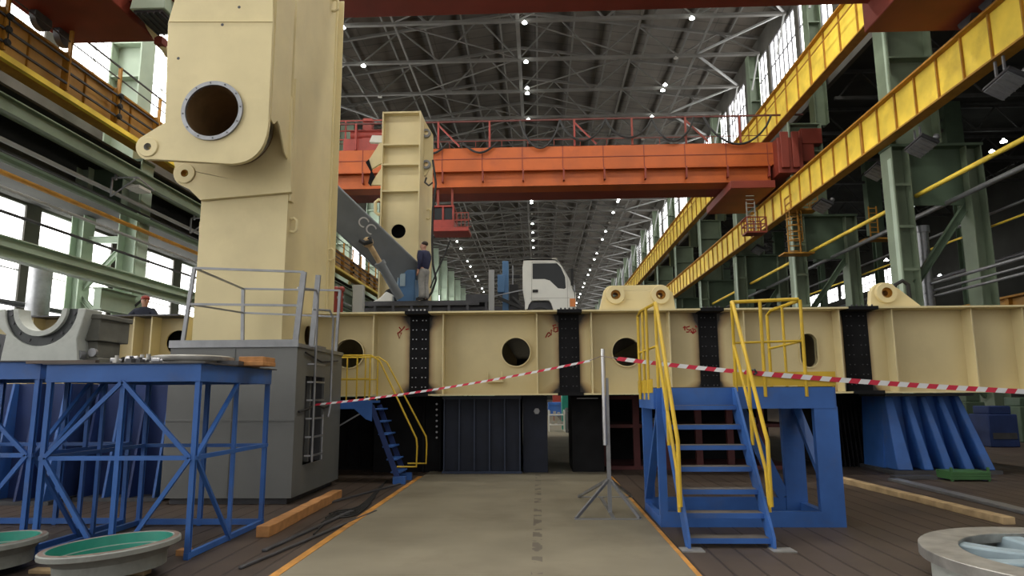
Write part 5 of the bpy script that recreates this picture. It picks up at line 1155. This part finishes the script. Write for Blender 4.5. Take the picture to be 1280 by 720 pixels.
# main boom: box section rising to upper left, towards the viewer
p0, p1 = at(507,341,20.1), at(395,236,18.0); dirb = (p1-p0).normalized()
nrm = Vector((0,-1,0)); upb = dirb.cross(nrm).normalized(); upb = -upb if upb.z < 0 else upb
m = MB(); m.bar(p0-dirb*.35, p1, .55, .98, upb); bm_ = m.build('main_boom', boom_m, t, .05)
m = MB(); m.bar(p0+dirb*.9-upb*.18+Vector((0,-.29,0)), p1-upb*.18+Vector((0,-.29,0)), .012, .02, upb); m.bar(p0-dirb*.2+upb*.44+Vector((0,-.285,0)), p1+upb*.44+Vector((0,-.285,0)), .012, .03, upb); m.build('boom_seam', dksteel, t)
m = MB(); c_ = at(479,303,19.6); m.cyl(c_+Vector((0,-.04,0)), c_+Vector((0,.2,0)), .09, 14); m.build('boom_pin', wood, t)
# lifting ram under the boom
a, b = at(500,372,19.55), at(460,303,18.7); mid = a+(b-a)*.62
m = MB(); m.cyl(a, mid, .13, 16); m.cyl(mid-(b-a)*.03, mid+(b-a)*.03, .16, 16); m.build('lift_ram', boom_m, t)
m = MB(); m.cyl(mid, b, .08, 12); m.ball(b, .16, 12); m.build('ram_rod', wood, t)
m = MB(); m.tube([at(450,300,18.5),at(456,304,18.5),at(464,302,18.5),at(462,297,18.5)],.07,8); m.build('hose_clamp', cable, t)
m = MB(); m.prism([(0,0),(.62,0),(.6,.2),(.4,.3),(.2,.1)], (at(468,377,20).x,19.75,zb1+.02),(1,0,0),(0,0,1),(0,.25,0)); m.build('foot_fairing', white, t, .03)
m = MB(); m.prism([(-.2,0),(1.5,0),(.7,.32)], (at(545,377,22).x,22.3,zb1-.02),(1,0,0),(0,0,1),(0,.3,0)); 
m.build('pale_cover', white, t, .02)
# lettering on the boom
def text(s, size, loc, xdir, ydir, mm, parent, name):
    cu = bpy.data.curves.new(name, 'FONT'); cu.body = s; cu.size = size; cu.extrude = .003; cu.align_x = 'CENTER'; cu.align_y = 'CENTER'
    tmp = bpy.data.objects.new(name, cu); me = bpy.data.meshes.new_from_object(tmp); bpy.data.objects.remove(tmp)
    o = bpy.data.objects.new(name, me); C.objects.link(o); me.materials.append(mm)
    xd = Vector(xdir).normalized(); yd = Vector(ydir).normalized(); zd = xd.cross(yd)
    M = Matrix(((xd.x,yd.x,zd.x,loc[0]),(xd.y,yd.y,zd.y,loc[1]),(xd.z,yd.z,zd.z,loc[2]),(0,0,0,1)))
    o.matrix_world = M; o.parent = parent; o.matrix_parent_inverse = Matrix.Translation(-parent.location); return o
sfr = dirb.cross(upb).normalized(); sfr = -sfr if sfr.y > 0 else sfr
c_ = p0+dirb*1.95+upb*.22+sfr*.285
text('CC', .42, c_, -dirb, upb, teeth_w, t, 'boom_letters')
m = MB(); a = at(452,366,17.5); 
t = thing('grey_stanchion', 'grey square post standing on the deck left of the truck bed', 'post', (at(446,376,16).x,16,zT))
m = MB(); a, b = at(441,356,16), at(453,388,16); m.box(a.x,b.x,16,16.2,zT,a.z); m.build('post', roofl, t, .01)
m = MB(); m.box(a.x-.05,b.x+.05,15.95,16.25,zT,zT+.03); m.build('foot_plate', dksteel, t)
t = thing('red_valve_rack', 'small red pipe rack behind the cabin railing beside the tower', 'pipe rack', (at(420,375,17).x,17,zT))
m = MB()
for px in (413,420,427): a, b = at(px,362,17), at(px,388,17); m.cyl((a.x,17,zT),(a.x,17,a.z),.05,10); m.ball((a.x,17,a.z),.09,10)
m.build('valve', redp, t)
m = MB(); a, b = at(409,372,17), at(430,372,17); m.bar((a.x,17,a.z),(b.x,17,a.z),.06); m.bar((a.x,17,zT-.02),(a.x,17,a.z),.05); m.bar((a.x,17,zT+.1),(b.x,17,zT+.1),.06); m.build('header_pipe', galv, t)
# ------------------------------------------------------------------ people
def skinmesh(name, pts, edges, mm, parent, sub=2, root=0):
    me = bpy.data.meshes.new(name); me.from_pydata([p[:3] for p in pts], edges, []); o = bpy.data.objects.new(name, me); C.objects.link(o); me.materials.append(mm)
    md = o.modifiers.new('skin', 'SKIN'); md.use_smooth_shade = True
    if not me.skin_vertices: 
        bm = bmesh.new(); bm.from_mesh(me); bm.verts.layers.skin.verify(); bm.to_mesh(me); bm.free()
    for i, p in enumerate(pts):
        sv = me.skin_vertices[0].data[i]; r = p[3]; K = 1.13 if mm is skin else 1.28; sv.radius = (r[0]*K, r[1]*K) if isinstance(r, tuple) else (r*K, r*K); sv.use_root = (i == root)
    s = o.modifiers.new('sub', 'SUBSURF'); s.levels = sub; s.render_levels = sub
    o.parent = parent; return o
def person(label, loc, rz, head_yaw, arms, standing=True, cap=None, top=None, leg=None, name='person'):
    """figure 1.76 m tall facing -Y in its own frame; arms: for each side shoulder, elbow, wrist, knuckle points"""
    t = thing(name, label, 'person', loc); t.rotation_euler = (0,0,rz)
    pts = []; E = []
    def V(x, y, z, r): pts.append((x,y,z,r)); return len(pts)-1
    pel = V(0,.0,.95,(.135,.10)); sp = V(0,.01,1.10,(.12,.09)); ch = V(0,.01,1.30,(.14,.105)); nk0 = V(0,.015,1.45,(.07,.065)); nk = V(0,.0,1.505,.054)
    E += [(pel,sp),(sp,ch),(ch,nk0),(nk0,nk)]
    hy = head_yaw; hs, hc = math.sin(hy), math.cos(hy)
    def Hd(x, y, z, r): return V(x*hc-y*hs, x*hs+y*hc, z, r)
    jaw = Hd(0,-.025,1.565,(.068,.076)); mid = Hd(0,-.012,1.64,(.086,.100)); top_ = Hd(0,.005,1.71,(.068,.082)); E += [(nk,jaw),(jaw,mid),(mid,top_)]
    nose = Hd(0,-.112,1.628,.010); nb = Hd(0,-.090,1.66,.010); E += [(mid,nb),(nb,nose)]
    for s in (-1,1): ear = Hd(s*.076,.0,1.64,.012); E.append((mid,ear))
    for s in (-1,1):
        hp = V(s*.09,.0,.90,(.09,.095)); kn = V(s*.10,-.01,.50,.060); an = V(s*.105,.03,.10,.042); he = V(s*.105,.03,.05,.040); toe = V(s*.115,-.14,.035,(.042,.03)); E += [(pel,hp),(hp,kn),(kn,an),(an,he),(he,toe)]
    hands = []
    for s, (sh, el, wr, kn_) in zip((-1,1), arms):
        a = V(*sh,.062); b = V(*el,.044); c = V(*wr,.028); E += [(ch,a),(a,b),(b,c)]
        wv, kv = Vector(wr), Vector(kn_); d = (kv-wv).normalized(); sd = d.cross(Vector((0,1,0) if abs(d.y) < .8 else (0,0,1))).normalized(); bend = d.cross(sd)
        pm = V(*(wv+d*.045),(.034,.020)); kk = V(*(wv+d*.085),(.036,.018)); E += [(c,pm),(pm,kk)]
        for fi, ln in enumerate((.068,.078,.072,.055)):
            off = sd*(-.027+.018*fi); f1 = V(*(wv+d*(.095+ln*.3)+off),.0085); f2 = V(*(wv+d*(.095+ln*.8)+off+bend*.018),.0075); f3 = V(*(wv+d*(.095+ln)+off+bend*.036),.0065); E += [(kk,f1),(f1,f2),(f2,f3)]
        t1 = V(*(wv+d*.055-sd*.045),.010); t2 = V(*(wv+d*.09-sd*.055+bend*.015),.0085); E += [(pm,t1),(t1,t2)]
    skinmesh('body', pts, E, skin, t)
    # clothes
    P = []; G = []
    def W(x, y, z, r): P.append((x,y,z,r)); return len(P)-1
    a0 = W(0,.0,.86,(.150,.125)); a1 = W(0,.01,1.10,(.155,.12)); a2 = W(0,.01,1.30,(.18,.135)); a3 = W(0,.015,1.435,(.125,.095)); a4 = W(0,.010,1.505,(.072,.068)); G += [(a0,a1),(a1,a2),(a2,a3),(a3,a4)]
    for sh, el, wr, kn_ in arms:
        b0 = W(*sh,.078); b1 = W(*el,.058); wv = Vector(wr)*.97+Vector(el)*.03; b2 = W(*wv,.042); G += [(a2,b0),(b0,b1),(b1,b2)]
    skinmesh('sweater' if top is sweater else 'work_jacket', P, G, top, t)
    P = []; G = []
    a0 = W(0,.0,.99,(.145,.115)); a1 = W(0,.0,.90,(.15,.12)); G.append((a0,a1))
    for s in (-1,1): b0 = W(s*.09,.0,.80,(.092,.098)); b1 = W(s*.10,-.01,.50,.075); b2 = W(s*.105,.02,.28,.070); b3 = W(s*.105,.025,.05,.070); G += [(a1,b0),(b0,b1),(b1,b2),(b2,b3)]
    skinmesh('trousers', P, G, leg, t)
    for s in (-1,1):
        m = MB(); m.ball((s*.11,-.045,.05),.145,16,(.36,1.0,.36)); m.box(s*.11-.045,s*.11+.045,-.17,.08,.0,.02); o = m.build('shoe', shoe, None); o.parent = t
    m = MB(); R = Matrix.Rotation(hy, 3, 'Z')
    if cap:
        m.ball((0,0,0),.110,20,(.93,1.08,.66)); o = m.build('cap', cap, None); o.location = R @ Vector((0,.0,1.695)); o.rotation_euler = (0,0,hy); o.parent = t
        m = MB(); m.prism([(-.06,0),(.06,0),(.05,.07),(0,.09),(-.05,.07)],(0,-.085,0),(1,0,0),(0,-1,-.15),(0,0,.012)); o = m.build('cap_peak', cap, None); o.location = R @ Vector((0,.0,1.69)); o.rotation_euler = (0,0,hy); o.parent = t
    else:
        m.ball((0,.022,0),.104,20,(.90,1.0,.78)); o = m.build('hair', hair, None); o.location = R @ Vector((0,.0,1.700)); o.rotation_euler = (0,0,hy); o.parent = t
    m = MB()
    for s in (-1,1): m.ball((s*.030,-.093,1.652),.0095,8,(1,.5,.7))
    m.ball((0,-.098,1.588),.02,8,(1.1,.25,.2)); o = m.build('face_features', hair, None); o.parent = t; o.rotation_euler = (0,0,hy)
    return t
zb1 = Z(377,19.8,560)
mp = at(529,377,19.65)
# arms: right arm reaches forward-down to the control box, other hangs
armsA = [((-.19,.01,1.40),(-.235,-.02,1.12),(-.20,-.22,.95),(-.19,-.30,.90)), ((.19,.01,1.40),(.235,.05,1.12),(.22,-.03,.88),(.215,-.05,.79))]
person('man in navy sweater and grey trousers standing on the truck bed at the crane controls', (mp.x, mp.y, zb1+.02), math.radians(-118), math.radians(28), armsA, top=sweater, leg=trous)
mw = at(181, 385, 15.75)
armsB = [((-.19,.0,1.40),(-.33,-.08,1.20),(-.20,-.28,1.17),(-.08,-.33,1.17)), ((.19,.0,1.40),(.33,-.08,1.20),(.20,-.28,1.20),(.08,-.34,1.20))]
person('worker in a red cap and dark jacket leaning on the left girder', (mw.x, 15.75, 2.31), math.radians(8), math.radians(12), armsB, cap=redp, top=jacket, leg=jacket)

# ------------------------------------------------------------------ light
for x in (-14.4, -.75, 11.6):
    for y in (8, 20, 32):
        ld = bpy.data.lights.new('high_bay_light', 'AREA'); ld.shape = 'DISK'; ld.size = 1.2; ld.energy = 900; ld.color = (1,.97,.9)
        lo = bpy.data.objects.new('high_bay_light', ld); C.objects.link(lo); lo.location = (x, y, 28.8)
sc.view_settings.exposure = .34
